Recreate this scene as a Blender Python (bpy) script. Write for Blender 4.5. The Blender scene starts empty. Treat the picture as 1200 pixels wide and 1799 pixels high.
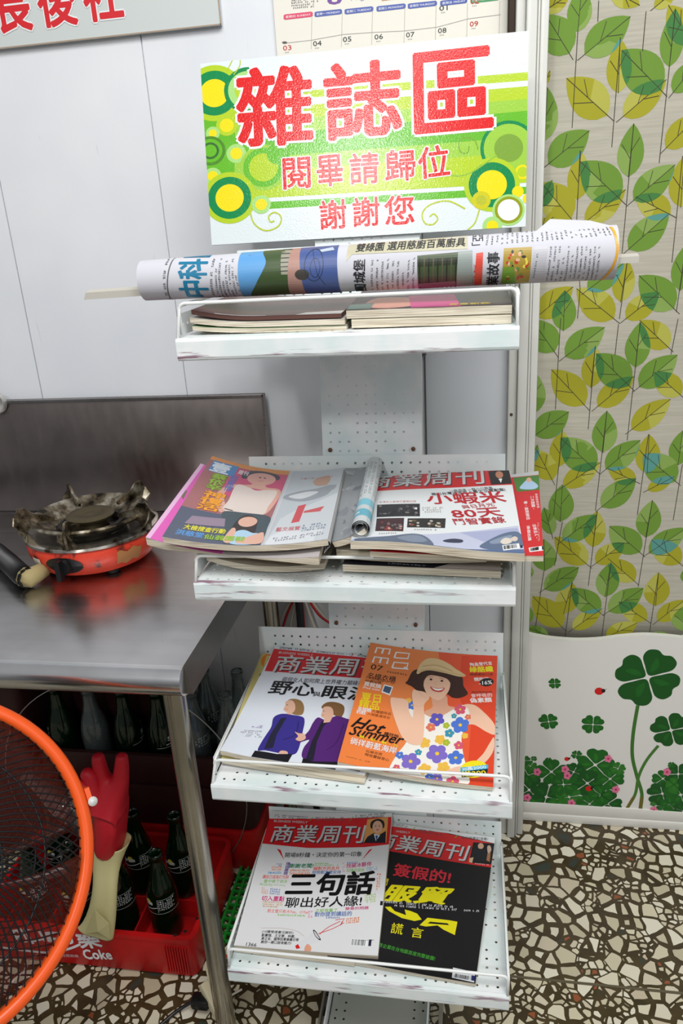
import bpy, bmesh, math, random
from math import sin, cos, pi, radians
from mathutils import Vector, Matrix
from mathutils.geometry import tessellate_polygon, delaunay_2d_cdt
random.seed(7)
SC = bpy.context.scene
COL = SC.collection

# ---------------------------------------------------------------- camera
F = 1340.0
EYE = Vector((0, 0, 1.33))
up = Vector((-220, 3565, 1340)).normalized()            # world up seen from the camera
fy = Vector((225, 518, -1340)); fy -= up * fy.dot(up); fy.normalize()
rx = fy.cross(up)
M = Matrix((rx, fy, up)).transposed()                   # world -> camera axes
cam = bpy.data.cameras.new('camera')
cam.sensor_fit = 'VERTICAL'; cam.sensor_height = 36.0; cam.lens = F / 1799 * 36; cam.clip_start = .02
camo = bpy.data.objects.new('camera', cam)
camo.matrix_world = Matrix.Translation(EYE) @ M.transposed().to_4x4()
COL.objects.link(camo); SC.camera = camo

def ray(x, y): return M.transposed() @ Vector(((x - 600) / F, -(y - 899.5) / F, -1))
def atY(x, y, Y): r = ray(x, y); return EYE + r * (Y / r.y)
def atZ(x, y, Z): r = ray(x, y); return EYE + r * ((Z - EYE.z) / r.z)
def onpl(x, y, p0, n): r = ray(x, y); return EYE + r * ((p0 - EYE).dot(n) / r.dot(n))

# ---------------------------------------------------------------- light
SC.view_settings.view_transform = 'Standard'; SC.view_settings.look = 'None'
SC.view_settings.gamma = 1.0; SC.view_settings.exposure = 0.12
w = bpy.data.worlds.new('daylight'); SC.world = w; w.use_nodes = True
wn = w.node_tree.nodes; wl = w.node_tree.links
bg = wn['Background']
tc = wn.new('ShaderNodeTexCoord'); sp = wn.new('ShaderNodeSeparateXYZ'); rp = wn.new('ShaderNodeValToRGB')
wl.new(tc.outputs['Generated'], sp.inputs[0])
mr = wn.new('ShaderNodeMapRange'); mr.inputs['From Min'].default_value = -1; mr.inputs['From Max'].default_value = 1
wl.new(sp.outputs['Z'], mr.inputs['Value']); wl.new(mr.outputs[0], rp.inputs[0]); wl.new(rp.outputs[0], bg.inputs[0])
e = rp.color_ramp.elements
e[0].position = .25; e[0].color = (.05, .05, .055, 1)
e[1].position = .75; e[1].color = (.95, .98, 1.0, 1)
bg.inputs[1].default_value = .37

def area(name, loc, target, sx, sy, power, color=(1, 1, 1)):
    l = bpy.data.lights.new(name, 'AREA'); l.shape = 'RECTANGLE'; l.size = sx; l.size_y = sy; l.energy = power; l.color = color
    o = bpy.data.objects.new(name, l); o.location = loc
    o.rotation_euler = (Vector(target) - Vector(loc)).to_track_quat('-Z', 'Y').to_euler()
    COL.objects.link(o); return o
area('sign_glare_light', (-0.637, -2.0, 2.759), (-.16, 1.25, 1.42), .14, .26, 20, (1, 1, .99))  # small unseen lamp, placed and sized for the glare on the sign
area('overhead_key_light', (.25, -.25, 2.95), (-.05, 1.3, .7), 1.6, .8, 50, (1, .995, .98))  # unseen key light added overhead, steep enough to leave the table underside dark
area('right_side_light', (1.6, -.6, 1.9), (.1, 1.3, .5), 1.2, 1.4, 7, (.96, .99, 1))  # weak cool area light from off to the right

# ---------------------------------------------------------------- materials
def lin(c):
    c = c / 255
    return c / 12.92 if c <= .04045 else ((c + .055) / 1.055) ** 2.4
MC = {}
def mat(name, rgb, rough=.5, metal=0., trans=0., alpha=1., coat=0., ior=1.45, k=.88):
    key = (name, tuple(rgb), rough, metal, trans, alpha)
    if key in MC: return MC[key]
    m = bpy.data.materials.new(name); m.use_nodes = True
    b = m.node_tree.nodes['Principled BSDF']
    b.inputs['Base Color'].default_value = (*[lin(c) * k for c in rgb], 1)
    b.inputs['Roughness'].default_value = rough; b.inputs['Metallic'].default_value = metal
    b.inputs['Transmission Weight'].default_value = trans; b.inputs['Alpha'].default_value = alpha
    b.inputs['Coat Weight'].default_value = coat; b.inputs['IOR'].default_value = ior
    MC[key] = m; return m
def bsdf(m): return m.node_tree.nodes['Principled BSDF']
def N(m, t, **kw):
    n = m.node_tree.nodes.new('ShaderNode' + t)
    for k, v in kw.items():
        if k in n.inputs.keys() if hasattr(n.inputs, 'keys') else False: n.inputs[k].default_value = v
        else: setattr(n, k, v)
    return n
def L(m, a, b): m.node_tree.links.new(a, b)
def coords(m, scale=(1, 1, 1), src='Object'):
    t = N(m, 'TexCoord'); mp = N(m, 'Mapping'); mp.inputs['Scale'].default_value = scale
    L(m, t.outputs[src], mp.inputs[0]); return mp.outputs[0]
def noise(m, vec, scale, detail=3, rough=.55):
    n = N(m, 'TexNoise'); n.inputs['Scale'].default_value = scale; n.inputs['Detail'].default_value = detail
    n.inputs['Roughness'].default_value = rough; L(m, vec, n.inputs['Vector']); return n.outputs['Fac']
def ramp(m, fac, stops):
    r = N(m, 'ValToRGB'); els = r.color_ramp.elements
    while len(els) < len(stops): els.new(.5)
    for el, (p, c) in zip(els, stops): el.position = p; el.color = (*[lin(x) * .88 for x in c], 1) if len(c) == 3 else c
    L(m, fac, r.inputs[0]); return r.outputs[0]
def grey(v): return (v, v, v, 1)
def mix(m, fac, a, b, mode='MIX'):
    n = N(m, 'Mix'); n.data_type = 'RGBA'; n.blend_type = mode
    for i, s in ((0, fac), (6, a), (7, b)):
        if isinstance(s, (int, float, tuple)): n.inputs[i].default_value = s
        else: L(m, s, n.inputs[i])
    return n.outputs[2]
def bump(m, h, st=.2, dist=.001):
    b = N(m, 'Bump'); b.inputs['Strength'].default_value = st; b.inputs['Distance'].default_value = dist
    L(m, h, b.inputs['Height']); L(m, b.outputs[0], bsdf(m).inputs['Normal'])

def wall_mat():
    m = mat('white_painted_panel', (232, 234, 238), .42)
    v = coords(m, (1, 1, .12)); n = noise(m, v, 90, 4); n2 = noise(m, coords(m), 3, 3)
    c = ramp(m, n2, [(.3, (224, 227, 233)), (.7, (238, 239, 242))])
    st = noise(m, coords(m, (6, 1, 1)), 9, 2)
    c2 = mix(m, ramp(m, st, [(.72, grey(0)), (.76, grey(.25))]), c, (.45, .46, .47, 1))
    L(m, c2, bsdf(m).inputs['Base Color']); bump(m, n, .25, .001); return m
MW = wall_mat()
def paint_mat(name, wear, axis=(1, 1, 1)):
    m = mat(name, (236, 243, 244), .38)
    c = ramp(m, noise(m, coords(m, (1, 1, 1)), 14, 3), [(.35, (222, 236, 236)), (.6, (243, 246, 247))])
    s = noise(m, coords(m, axis), 60, 4, .6); pz = noise(m, coords(m), 13, 2)
    f = ramp(m, s, [(wear, grey(0)), (wear + .045, grey(1))]); g = ramp(m, pz, [(.42, grey(0)), (.58, grey(1))])
    fm = mix(m, 1.0, f, g, 'MULTIPLY')
    L(m, mix(m, fm, c, (lin(140), lin(110), lin(125), 1)), bsdf(m).inputs['Base Color'])
    bump(m, noise(m, coords(m, (.2, 1, 1)), 160, 2), .3, .0006); return m
MP = paint_mat('white_enamel_sheet', .70)
MLIP = paint_mat('brushed_white_paint', .565, (.12, 1, 1.6))
def steel(name, rgb, rough, sx=(1, 1, 1), var=.08):
    m = mat(name, rgb, rough, 1.)
    n = noise(m, coords(m, sx), 60, 3)
    r = N(m, 'MapRange'); r.inputs['To Min'].default_value = rough - var; r.inputs['To Max'].default_value = rough + var
    L(m, n, r.inputs['Value']); L(m, r.outputs[0], bsdf(m).inputs['Roughness'])
    c = ramp(m, noise(m, coords(m), 5, 4), [(.3, tuple(int(x * .82) for x in rgb)), (.7, rgb)])
    L(m, c, bsdf(m).inputs['Base Color']); return m
MTOP = steel('brushed_steel_top', (232, 230, 230), .25, (.05, 1, 1))
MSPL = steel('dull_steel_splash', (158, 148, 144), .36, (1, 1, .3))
MPIPE = steel('steel_tube', (190, 186, 176), .22, (1, 1, .1))
MEDGE = steel('rolled_steel_edge', (244, 244, 246), .22, (.03, 1, 1))
WHITE = mat('white_print', (240, 242, 243), .35)
def col(r, g, b, rough=.38): return mat('ink', (r, g, b), rough)
PAGE = None
def page_mat():
    m = mat('page_edges', (214, 202, 180), .75)
    n = noise(m, coords(m, (.4, .4, 30)), 40, 2)
    L(m, ramp(m, n, [(.35, (172, 158, 136)), (.55, (226, 216, 196))]), bsdf(m).inputs['Base Color']); return m
PAGE = page_mat()

# ---------------------------------------------------------------- objects
def link(o, parent=None):
    COL.objects.link(o)
    if parent is not None:
        o.parent = parent
        p = parent; off = Vector((0, 0, 0))
        while p is not None: off += p.location; p = p.parent
        o.location = -off
    return o
def obj(name, verts, faces, m, parent=None, smooth=False, mats=None, idx=None):
    me = bpy.data.meshes.new(name); me.from_pydata([tuple(v) for v in verts], [], faces); me.validate()
    for mm in (mats or [m]): me.materials.append(mm)
    if idx:
        me.polygons.foreach_set('material_index', idx)
    if smooth is not False:
        me.polygons.foreach_set('use_smooth', [True] * len(me.polygons))
        if smooth is not True:
            me.set_sharp_from_angle(angle=radians(smooth))
    me.update()
    return link(bpy.data.objects.new(name, me), parent)
def thing(name, label, cat, loc, group=None):
    o = bpy.data.objects.new(name, None); o.empty_display_size = .05; o.location = loc; COL.objects.link(o)
    o['label'] = label; o['category'] = cat
    if group: o['group'] = group
    return o
def tag(o, label, cat, group=None, kind=None):
    o['label'] = label; o['category'] = cat
    if group: o['group'] = group
    if kind: o['kind'] = kind
    return o
def struct(o): o['kind'] = 'structure'; return o

class MB:
    def __init__(s): s.v = []; s.f = []
    def add(s, v, f):
        k = len(s.v); s.v += [Vector(a) for a in v]; s.f += [[i + k for i in q] for q in f]; return s
    def box(s, a, b, bev=0.):
        if bev:
            bm = bmesh.new(); bmesh.ops.create_cube(bm, size=1)
            for q in bm.verts: q.co = Vector([(a[i] + b[i]) / 2 + q.co[i] * (b[i] - a[i]) for i in range(3)])
            bmesh.ops.bevel(bm, geom=bm.edges[:], offset=bev, segments=2, affect='EDGES', profile=.5)
            bm.verts.index_update(); s.add([q.co.copy() for q in bm.verts], [[q.index for q in f.verts] for f in bm.faces]); bm.free(); return s
        x0, y0, z0 = a; x1, y1, z1 = b
        return s.add([(x0, y0, z0), (x1, y0, z0), (x1, y1, z0), (x0, y1, z0), (x0, y0, z1), (x1, y0, z1), (x1, y1, z1), (x0, y1, z1)],
                     [[0, 3, 2, 1], [4, 5, 6, 7], [0, 1, 5, 4], [1, 2, 6, 5], [2, 3, 7, 6], [3, 0, 4, 7]])
    def tube(s, pts, r, seg=8, closed=False, cap=True):
        pts = [Vector(p) for p in pts]; n = len(pts); rs = r if isinstance(r, (list, tuple)) else [r] * n
        ref = Vector((0, 0, 1)); k = len(s.v); prev = None
        for i, p in enumerate(pts):
            if closed: t = pts[(i + 1) % n] - pts[i - 1]
            else: t = pts[min(i + 1, n - 1)] - pts[max(i - 1, 0)]
            t.normalize()
            if prev is None: a = t.orthogonal().normalized()
            else: a = (prev - t * prev.dot(t)).normalized()
            prev = a; b = t.cross(a)
            for j in range(seg):
                g = 2 * pi * j / seg; s.v.append(p + (a * cos(g) + b * sin(g)) * rs[i])
        for i in range(n if closed else n - 1):
            i2 = (i + 1) % n
            for j in range(seg): s.f.append([k + i * seg + j, k + i * seg + (j + 1) % seg, k + i2 * seg + (j + 1) % seg, k + i2 * seg + j])
        if cap and not closed:
            s.f.append([k + j for j in range(seg)][::-1]); s.f.append([k + (n - 1) * seg + j for j in range(seg)])
        return s
    def lathe(s, prof, c=(0, 0, 0), seg=28, tilt=None):
        c = Vector(c); k = len(s.v); Rm = tilt or Matrix.Identity(3)
        for r, z in prof:
            for j in range(seg): s.v.append(c + Rm @ Vector((r * cos(2 * pi * j / seg), r * sin(2 * pi * j / seg), z)))
        for i in range(len(prof) - 1):
            for j in range(seg): s.f.append([k + i * seg + j, k + i * seg + (j + 1) % seg, k + (i + 1) * seg + (j + 1) % seg, k + (i + 1) * seg + j])
        return s
    def grid(s, fn, nu, nv):
        k = len(s.v)
        for j in range(nv + 1):
            for i in range(nu + 1): s.v.append(Vector(fn(i / nu, j / nv)))
        for j in range(nv):
            for i in range(nu):
                a = k + j * (nu + 1) + i; s.f.append([a, a + 1, a + nu + 2, a + nu + 1])
        return s
    def prism(s, poly, y0, y1):      # poly in (x, z), extruded along y
        n = len(poly); k = len(s.v)
        s.v += [Vector((x, y0, z)) for x, z in poly] + [Vector((x, y1, z)) for x, z in poly]
        s.f.append([k + i for i in range(n)]); s.f.append([k + n + i for i in range(n)][::-1])
        for i in range(n): s.f.append([k + i, k + n + i, k + n + (i + 1) % n, k + (i + 1) % n])
        return s
    def o(s, name, m, parent=None, smooth=False): return obj(name, s.v, s.f, m, parent, smooth)

def catmull(pts, n=6, closed=True):
    P = [Vector(p) for p in pts]; out = []; m = len(P)
    for i in range(m if closed else m - 1):
        if closed: a, b, c, d = P[i - 1], P[i], P[(i + 1) % m], P[(i + 2) % m]
        else: a, b, c, d = P[max(i - 1, 0)], P[i], P[i + 1], P[min(i + 2, m - 1)]
        for k in range(n):
            t = k / n
            out.append(.5 * ((2 * b) + (c - a) * t + (2 * a - 5 * b + 4 * c - d) * t * t + (3 * b - a - 3 * c + d) * t ** 3))
    if not closed: out.append(P[-1])
    return out

# ---------------------------------------------------------------- flat printed art
TC = {}
def glyphs(txt, bold, ex, shear, res):
    key = (txt, bold, ex, shear)
    if key in TC: return TC[key]
    cu = bpy.data.curves.new('lettering', 'FONT'); cu.body = txt; cu.size = 1; cu.offset = bold + ex; cu.shear = shear
    cu.resolution_u = res; cu.fill_mode = 'FRONT'; cu.space_line = .95
    o = bpy.data.objects.new('lettering', cu); COL.objects.link(o)
    dg = bpy.context.evaluated_depsgraph_get(); me = bpy.data.meshes.new_from_object(o.evaluated_get(dg))
    vs = [(v.co.x, v.co.y) for v in me.vertices]; fs = [list(p.vertices) for p in me.polygons]
    bpy.data.objects.remove(o); bpy.data.curves.remove(cu); bpy.data.meshes.remove(me)
    TC[key] = (vs, fs); return vs, fs
def homog(src, dst):
    import numpy as np
    A = []; B = []
    for (x, y), (u, v) in zip(src, dst):
        A.append([x, y, 1, 0, 0, 0, -u * x, -u * y]); B.append(u)
        A.append([0, 0, 0, x, y, 1, -v * x, -v * y]); B.append(v)
    h = np.linalg.solve(np.array(A, float), np.array(B, float))
    def f(x, y):
        d = h[6] * x + h[7] * y + 1
        return Vector(((h[0] * x + h[1] * y + h[2]) / d, (h[3] * x + h[4] * y + h[5]) / d))
    return f
class Art:
    """Printed ink on a sheet w x h metres. view() says how authored coordinates read."""
    def __init__(s, w, h, fmap=None, corners=None):
        s.w = w; s.h = h; s.sh = []; s.mats = []; s.view(0, 0, 1)
        s.H = fmap or (homog(corners, [(0, 0), (w, 0), (w, h), (0, h)]) if corners else (lambda x, y: Vector((x, y))))
    def view(s, x0, y0, k): s.x0 = x0; s.y0 = y0; s.k = k; return s
    def q(s, x, y): return s.H(s.x0 + x / s.k, s.y0 + y / s.k)
    def mi(s, m):
        if isinstance(m, tuple): m = col(*m)
        if m not in s.mats: s.mats.append(m)
        return s.mats.index(m)
    def put(s, vs, fs, m, lay=None):
        if not vs: return
        xs = [v[0] for v in vs]; ys = [v[1] for v in vs]; bb = (min(xs), min(ys), max(xs), max(ys))
        if lay is None:
            lay = 1
            for (_, _, _, b2, l2) in s.sh:
                if bb[0] < b2[2] and bb[2] > b2[0] and bb[1] < b2[3] and bb[3] > b2[1]: lay = max(lay, l2 + 1)
        s.sh.append(([Vector((v[0], v[1])) for v in vs], fs, s.mi(m), bb, lay)); return lay
    def uvpoly(s, pts, m, lay=None):
        pts = [Vector((p[0], p[1], 0)) for p in pts]
        tr = tessellate_polygon([pts]); s.put([(p.x, p.y) for p in pts], [list(t) for t in tr], m, lay)
    def poly(s, pts, m): s.uvpoly([s.q(*p) for p in pts], m)
    def blob(s, pts, m, n=5): s.uvpoly(catmull([s.q(*p) for p in pts], n), m)
    def circ(s, cx, cy, r, m, ry=None): ry = ry or r; s.poly([(cx + r * cos(a * pi / 18), cy + ry * sin(a * pi / 18)) for a in range(36)], m)
    def ring(s, cx, cy, r, wd, m, ry=None):
        ry = ry or r; n = 40; a = [(cx + r * cos(2 * pi * i / n), cy + ry * sin(2 * pi * i / n)) for i in range(n)]
        b = [(cx + (r - wd) * cos(2 * pi * i / n), cy + (ry - wd) * sin(2 * pi * i / n)) for i in range(n)]
        s.put([s.q(*p) for p in a + b], [[i, (i + 1) % n, n + (i + 1) % n, n + i] for i in range(n)], m)
    def line(s, pts, wd, m, curve=False, taper=False):
        P = [s.q(*p) for p in pts]
        if curve: P = catmull(P, 6, False)
        n = len(P); vs = []
        for i in range(n):
            t = P[min(i + 1, n - 1)] - P[max(i - 1, 0)]
            if t.length == 0: t = Vector((1, 0))
            t.normalize(); k = wd / 2 * ((1 - i / n) * .8 + .2 if taper else 1); nn = Vector((-t.y, t.x)) * k; vs += [P[i] + nn, P[i] - nn]
        s.put(vs, [[2 * i, 2 * i + 1, 2 * i + 3, 2 * i + 2] for i in range(n - 1)], m)
    def rect(s, u0, v0, u1, v1, m): s.put([(u0, v0), (u1, v0), (u1, v1), (u0, v1)], [[0, 1, 2, 3]], m)
    def text(s, txt, x0, y0, x1, y1, h, m, bold=.0, shear=0., outline=None, ow=.03, res=2):
        a = s.q(x0, y0); b = s.q(x1, y1); t = b - a; wd = t.length; t.normalize(); n = Vector((-t.y, t.x))
        hv = abs((s.q(x0, y0 - h) - a).dot(n))
        s.uvtext(txt, a, t, wd, hv, m, bold, shear, outline, ow, res)
    def text3(s, txt, p0, p1, p2, m, bold=.0, shear=0., outline=None, ow=.03, res=2):
        a = s.q(*p0); b = s.q(*p1); t = b - a; wd = t.length; t.normalize(); n = Vector((-t.y, t.x))
        s.uvtext(txt, a, t, wd, abs((s.q(*p2) - a).dot(n)), m, bold, shear, outline, ow, res)
    def uvtext(s, txt, a, t, wd, hv, m, bold=0., shear=0., outline=None, ow=.03, res=2):
        n = Vector((-t.y, t.x)); a = Vector(a)
        vs, fs = glyphs(txt, 0, 0, shear, res)
        if not vs: return
        x0 = min(v[0] for v in vs); x1 = max(v[0] for v in vs); y0 = min(v[1] for v in vs); y1 = max(v[1] for v in vs)
        fx = wd / max(x1 - x0, 1e-6); fyv = hv / max(y1 - y0, 1e-6)
        def mp(vs): return [a + t * ((v[0] - x0) * fx) + n * ((v[1] - y0) * fyv) for v in vs]
        def fat(r, mm):
            if r < .004: s.put(mp(vs), fs, mm); return
            k = 4 if r < .014 else (6 if r < .024 else 8); lay0 = 0
            for i in range(-1, k):
                dx, dy = (0, 0) if i < 0 else (r * cos(2 * pi * (i + .5) / k), r * sin(2 * pi * (i + .5) / k))
                V2 = [(v[0] + dx, v[1] + dy) for v in vs]; lay0 = s.put(mp(V2), fs, mm, lay0 + .12 if i >= 0 else None)
        if outline: fat(bold + ow, outline)
        fat(bold, m)
    def dashes(s, x0, y0, x1, y1, x2, y2, rows, m, cell=.0022, fill=.8, seed=1):
        """unreadably small lines of print: bl, br, tl corners"""
        rnd = random.Random(seed); a = s.q(x0, y0); b = s.q(x1, y1); c = s.q(x2, y2)
        t = b - a; wd = t.length; t.normalize(); n = c - a; hh = n.length; n.normalize(); vs = []; fs = []
        rh = hh / rows; nc = max(2, int(wd / cell)); cw = wd / nc
        for r in range(rows):
            end = nc if rnd.random() < .7 else int(nc * rnd.uniform(.5, 1))
            for i in range(end):
                if rnd.random() > fill: continue
                for k in range(2):
                    o = a + t * (i * cw + cw * rnd.uniform(.0, .3)) + n * (r * rh + rh * (.12 + .36 * k + rnd.uniform(0, .1)))
                    e1 = t * cw * rnd.uniform(.45, .75); e2 = n * rh * rnd.uniform(.16, .32)
                    z = len(vs); vs += [o, o + e1, o + e1 + e2, o + e2]; fs.append([z, z + 1, z + 2, z + 3])
        s.put(vs, fs, m)
    def build(s, name, parent, surf, step=.02, cut=True, vstep=None, dz=6e-5, clip=True):
        bm = bmesh.new(); lay = bm.verts.layers.float.new('lay')
        for vs, fs, mi, bb, l in s.sh:
            bv = []
            for v in vs:
                q = bm.verts.new((v.x, v.y, 0)); q[lay] = l; bv.append(q)
            for f in fs:
                if len(set(f)) < 3: continue
                try: ff = bm.faces.new([bv[i] for i in f]); ff.material_index = mi
                except ValueError: pass
        def bis(co, no, outer=False):
            bmesh.ops.bisect_plane(bm, geom=bm.verts[:] + bm.edges[:] + bm.faces[:], plane_co=co, plane_no=no, clear_outer=outer, dist=1e-7)
        if clip:
            bis((s.w, 0, 0), (1, 0, 0), True); bis((0, 0, 0), (-1, 0, 0), True); bis((0, s.h, 0), (0, 1, 0), True); bis((0, 0, 0), (0, -1, 0), True)
        if cut:
            for i in range(1, int(s.w / step)): bis((i * step, 0, 0), (1, 0, 0))
            vs_ = vstep or step * 2
            for i in range(1, int(s.h / vs_ + .5)): bis((0, i * vs_, 0), (0, 1, 0))
        for q in bm.verts: q.co = surf(q.co.x, q.co.y, .00012 + q[lay] * dz)
        bmesh.ops.recalc_face_normals(bm, faces=[])
        me = bpy.data.meshes.new(name); bm.to_mesh(me); bm.free()
        for m in s.mats: me.materials.append(m)
        me.update(); return link(bpy.data.objects.new(name, me), parent)

# ================================================================ SETTING
WY = 1.43
def terrazzo():
    m = mat('terrazzo', (90, 75, 50), .28)
    n = N(m, 'TexNoise'); n.inputs['Scale'].default_value = 30; n.inputs['Detail'].default_value = 1
    v = coords(m); L(m, v, n.inputs['Vector'])
    dv = mix(m, .011, v, n.outputs['Color'])
    def math_(op, a, b):
        q = N(m, 'Math'); q.operation = op
        for i, s_ in enumerate((a, b)):
            if isinstance(s_, (int, float)): q.inputs[i].default_value = s_
            else: L(m, s_, q.inputs[i])
        return q.outputs[0]
    def chips(scale, lo, spread):
        o = []
        for feat in ('DISTANCE_TO_EDGE', 'F1'):
            q = N(m, 'TexVoronoi'); q.feature = feat; q.inputs['Scale'].default_value = scale; q.voronoi_dimensions = '2D'; L(m, dv, q.inputs['Vector']); o.append(q)
        sx = N(m, 'SeparateColor'); L(m, o[1].outputs['Color'], sx.inputs[0])
        th = math_('ADD', math_('MULTIPLY', sx.outputs[0], spread), lo)
        return math_('GREATER_THAN', o[0].outputs['Distance'], th), sx
    big, sb = chips(34, .07, .18); small, ss = chips(74, .08, .2)
    absent = math_('GREATER_THAN', sb.outputs[1], .66)
    big = math_('MULTIPLY', big, math_('SUBTRACT', 1, absent))
    small = math_('MULTIPLY', small, math_('MULTIPLY', absent, math_('LESS_THAN', ss.outputs[1], .85)))
    cream = [(0, (60, 66, 58)), (.03, (60, 66, 58)), (.035, (150, 84, 52)), (.06, (150, 84, 52)), (.065, (190, 180, 152)), (.4, (216, 206, 178)), (.75, (232, 226, 206)), (1, (200, 186, 160))]
    cb = ramp(m, sb.outputs[2], cream); cs = ramp(m, ss.outputs[2], cream)
    base = ramp(m, noise(m, v, 25), [(.3, (58, 46, 26)), (.7, (80, 66, 42))])
    c = mix(m, small, base, cs); c = mix(m, big, c, cb)
    L(m, c, bsdf(m).inputs['Base Color']); return m
struct(MB().box((-2.2, -1.5, -.05), (1.6, 1.75, 0)).o('floor', terrazzo()))
struct(MB().box((-2.2, 1.051, 0), (1.6, 1.056, .0012)).o('trim_1', mat('brass_divider', (120, 110, 90), .4, .6)))
# wall of upright white boards with narrow seams
XS = [-2.2, -1.48, -1.17, -.863, -.5515, -.24, -.083]
mbw = MB()
for a, b in zip(XS[:-1], XS[1:]): mbw.box((a + .0012, WY, 0), (b - .0012, WY + .02, 2.6))
mbw.box((-2.2, WY + .004, 0), (-.083, WY + .03, 2.6))
struct(mbw.o('wall_back', MW))
mp2 = MB(); mp2.box((-.0815, WY + .004, 0), (.07, WY + .03, 2.6), .001)
struct(mp2.o('wall_panel', mat('smooth_white_panel', (222, 226, 232), .35)))
mt = mat('cream_aluminium', (222, 222, 216), .32)
def trim(n, boxes):
    q = MB()
    for a, b in boxes: q.box(a, b, .003)
    return struct(q.o('trim_%d' % n, mt, None, 40))
trim(2, [((.070, 1.412, 0), (.086, 1.45, 2.6)), ((.086, 1.400, 0), (.103, 1.47, 2.6)), ((.1035, 1.406, 0), (.108, 1.47, 2.6)), ((.1085, 1.412, 0), (.1215, 1.50, 2.6))])
# the door leaf on the right, behind the curtain
dr = struct(MB().box((.1215, 1.520, 0), (1.5, 1.54, 2.6)).o('door_1', mat('door_board', (200, 200, 196), .5)))
mk = MB().box((.058, 1.398, 1.55), (.0695, 1.43, 1.70), .002)
lk = mk.o('strike_plate', mat('dark_bronze', (54, 44, 36), .4, .7)); tag(lk, 'dark metal strike plate on the door frame beside the calendar', 'strike plate')
sc_ = MB()
for z, x in ((.985, .0765), (.62, .078), (1.29, .079)): sc_.lathe([(0, .0012), (.0028, .001), (.003, 0)], (x, 1.4118, z), 10, Matrix.Rotation(pi / 2, 3, 'X'))
struct(sc_.o('trim_3', mat('screw_heads', (110, 90, 70), .4, .6)))
# latch behind the rack
lt = thing('door_latch', 'small grey metal latch on the white wall panel below the top shelf', 'latch', (-.083, 1.42, 1.12))
gm = mat('grey_latch_metal', (130, 130, 134), .3, .8)
MB().box((-.088, 1.421, 1.095), (-.079, 1.4295, 1.155), .002).o('plate', gm, lt, 40)
MB().tube([(-.081, 1.418, 1.15), (-.076, 1.412, 1.14), (-.075, 1.411, 1.12), (-.078, 1.414, 1.105), (-.082, 1.42, 1.10)], .0025).o('lever', gm, lt, True)
MB().box((-.0835, 1.4265, .85), (-.0805, 1.4296, 1.095)).o('seam_strip', mat('dark_gap_strip', (90, 92, 96), .6), lt)  # dark strip standing in for the shaded seam gap

# ================================================================ CURTAIN
CY = 1.492
cw_, ch_ = .80, 1.62; cx0, cz0 = .118, .435
def cwave(x): return .0025 * sin(x * 21 + .7) + .0035 * sin(x * 8.3 + 1.2)
def csurf(u, v, d): return Vector((cx0 + u, CY + cwave(u) * (.4 + .6 * min(1, abs(v - ch_) / .6)) - d, cz0 + v))
mcl = mat('linen_weave', (212, 206, 188), .85)
vv = coords(mcl, (1, 1, 1)); n1 = noise(mcl, coords(mcl, (.03, 1, 1)), 260, 1); n2 = noise(mcl, vv, 8, 2)
L(mcl, ramp(mcl, n1, [(.3, (180, 175, 160)), (.7, (192, 187, 172))]), bsdf(mcl).inputs['Base Color']); bump(mcl, n1, .4, .0005)
ct = thing('curtain', 'beige linen curtain printed with green and yellow leaves, beside the door frame', 'curtain', (cx0 + .4, CY, cz0))
def cgrid(u, v): return csurf(u * cw_, v * ch_, 0)
MB().grid(cgrid, 90, 12).o('curtain_cloth', mcl, ct, True).modifiers.new('thick', 'SOLIDIFY').thickness = .0012
def c_map(x, y):
    p = atY(x, y, CY); return Vector((p.x - cx0, p.z - cz0))
LA = Art(cw_, ch_, c_map)
def fabcol(name, rgb): return mat(name, rgb, .8)
GR = fabcol('leaf_green', (110, 148, 52)); GR2 = fabcol('leaf_light_green', (136, 166, 82)); YE = fabcol('leaf_olive_yellow', (166, 162, 36)); YE2 = fabcol('leaf_pale_yellow', (182, 180, 78))
DG = fabcol('leaf_overlap_green', (66, 126, 62)); TE = fabcol('leaf_overlap_teal', (88, 152, 142)); VE = fabcol('leaf_vein', (62, 56, 44))
R6 = (900, 0, 3.213); R7 = (900, 560, 3.213)
LV = [(R6, s) for s in """180 60 330 -40 .6 y;372 178 395 -80 .62 g;325 300 190 80 .75 g;410 305 668 92 .62 g;600 525 610 215 .5 y;838 510 618 282 .66 g;540 650 308 438 .62 y;625 658 868 450 .56 y;560 -60 720 30 .6 y;800 45 930 -60 .6 y;885 380 920 50 .45 g;1010 250 880 30 .6 y;905 525 1060 330 .6 g;185 795 200 490 .5 g;175 480 215 395 .5 y;205 925 438 735 .66 g;655 1000 686 697 .52 g;865 838 1060 640 .6 y;370 1128 390 850 .5 y;607 1122 388 912 .66 g;410 1258 640 1070 .52 y;683 1132 918 930 .58 g;892 1212 695 1110 .62 y;655 1408 885 1205 .6 g;335 1235 165 1030 .7 y;155 1170 228 1015 .6 g;140 1295 235 1225 .6 y;400 1420 410 1250 .6 g;950 1170 970 880 .55 y;425 1640 635 1480 .55 g;612 1706 650 1465 .52 y;912 1742 715 1555 .64 g;945 1640 985 1375 .5 g;138 1792 345 1620 .6 y;290 1870 300 1640 .6 g;575 1800 365 1630 .6 y;640 1800 830 1650 .6 y""".split(';')]
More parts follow.
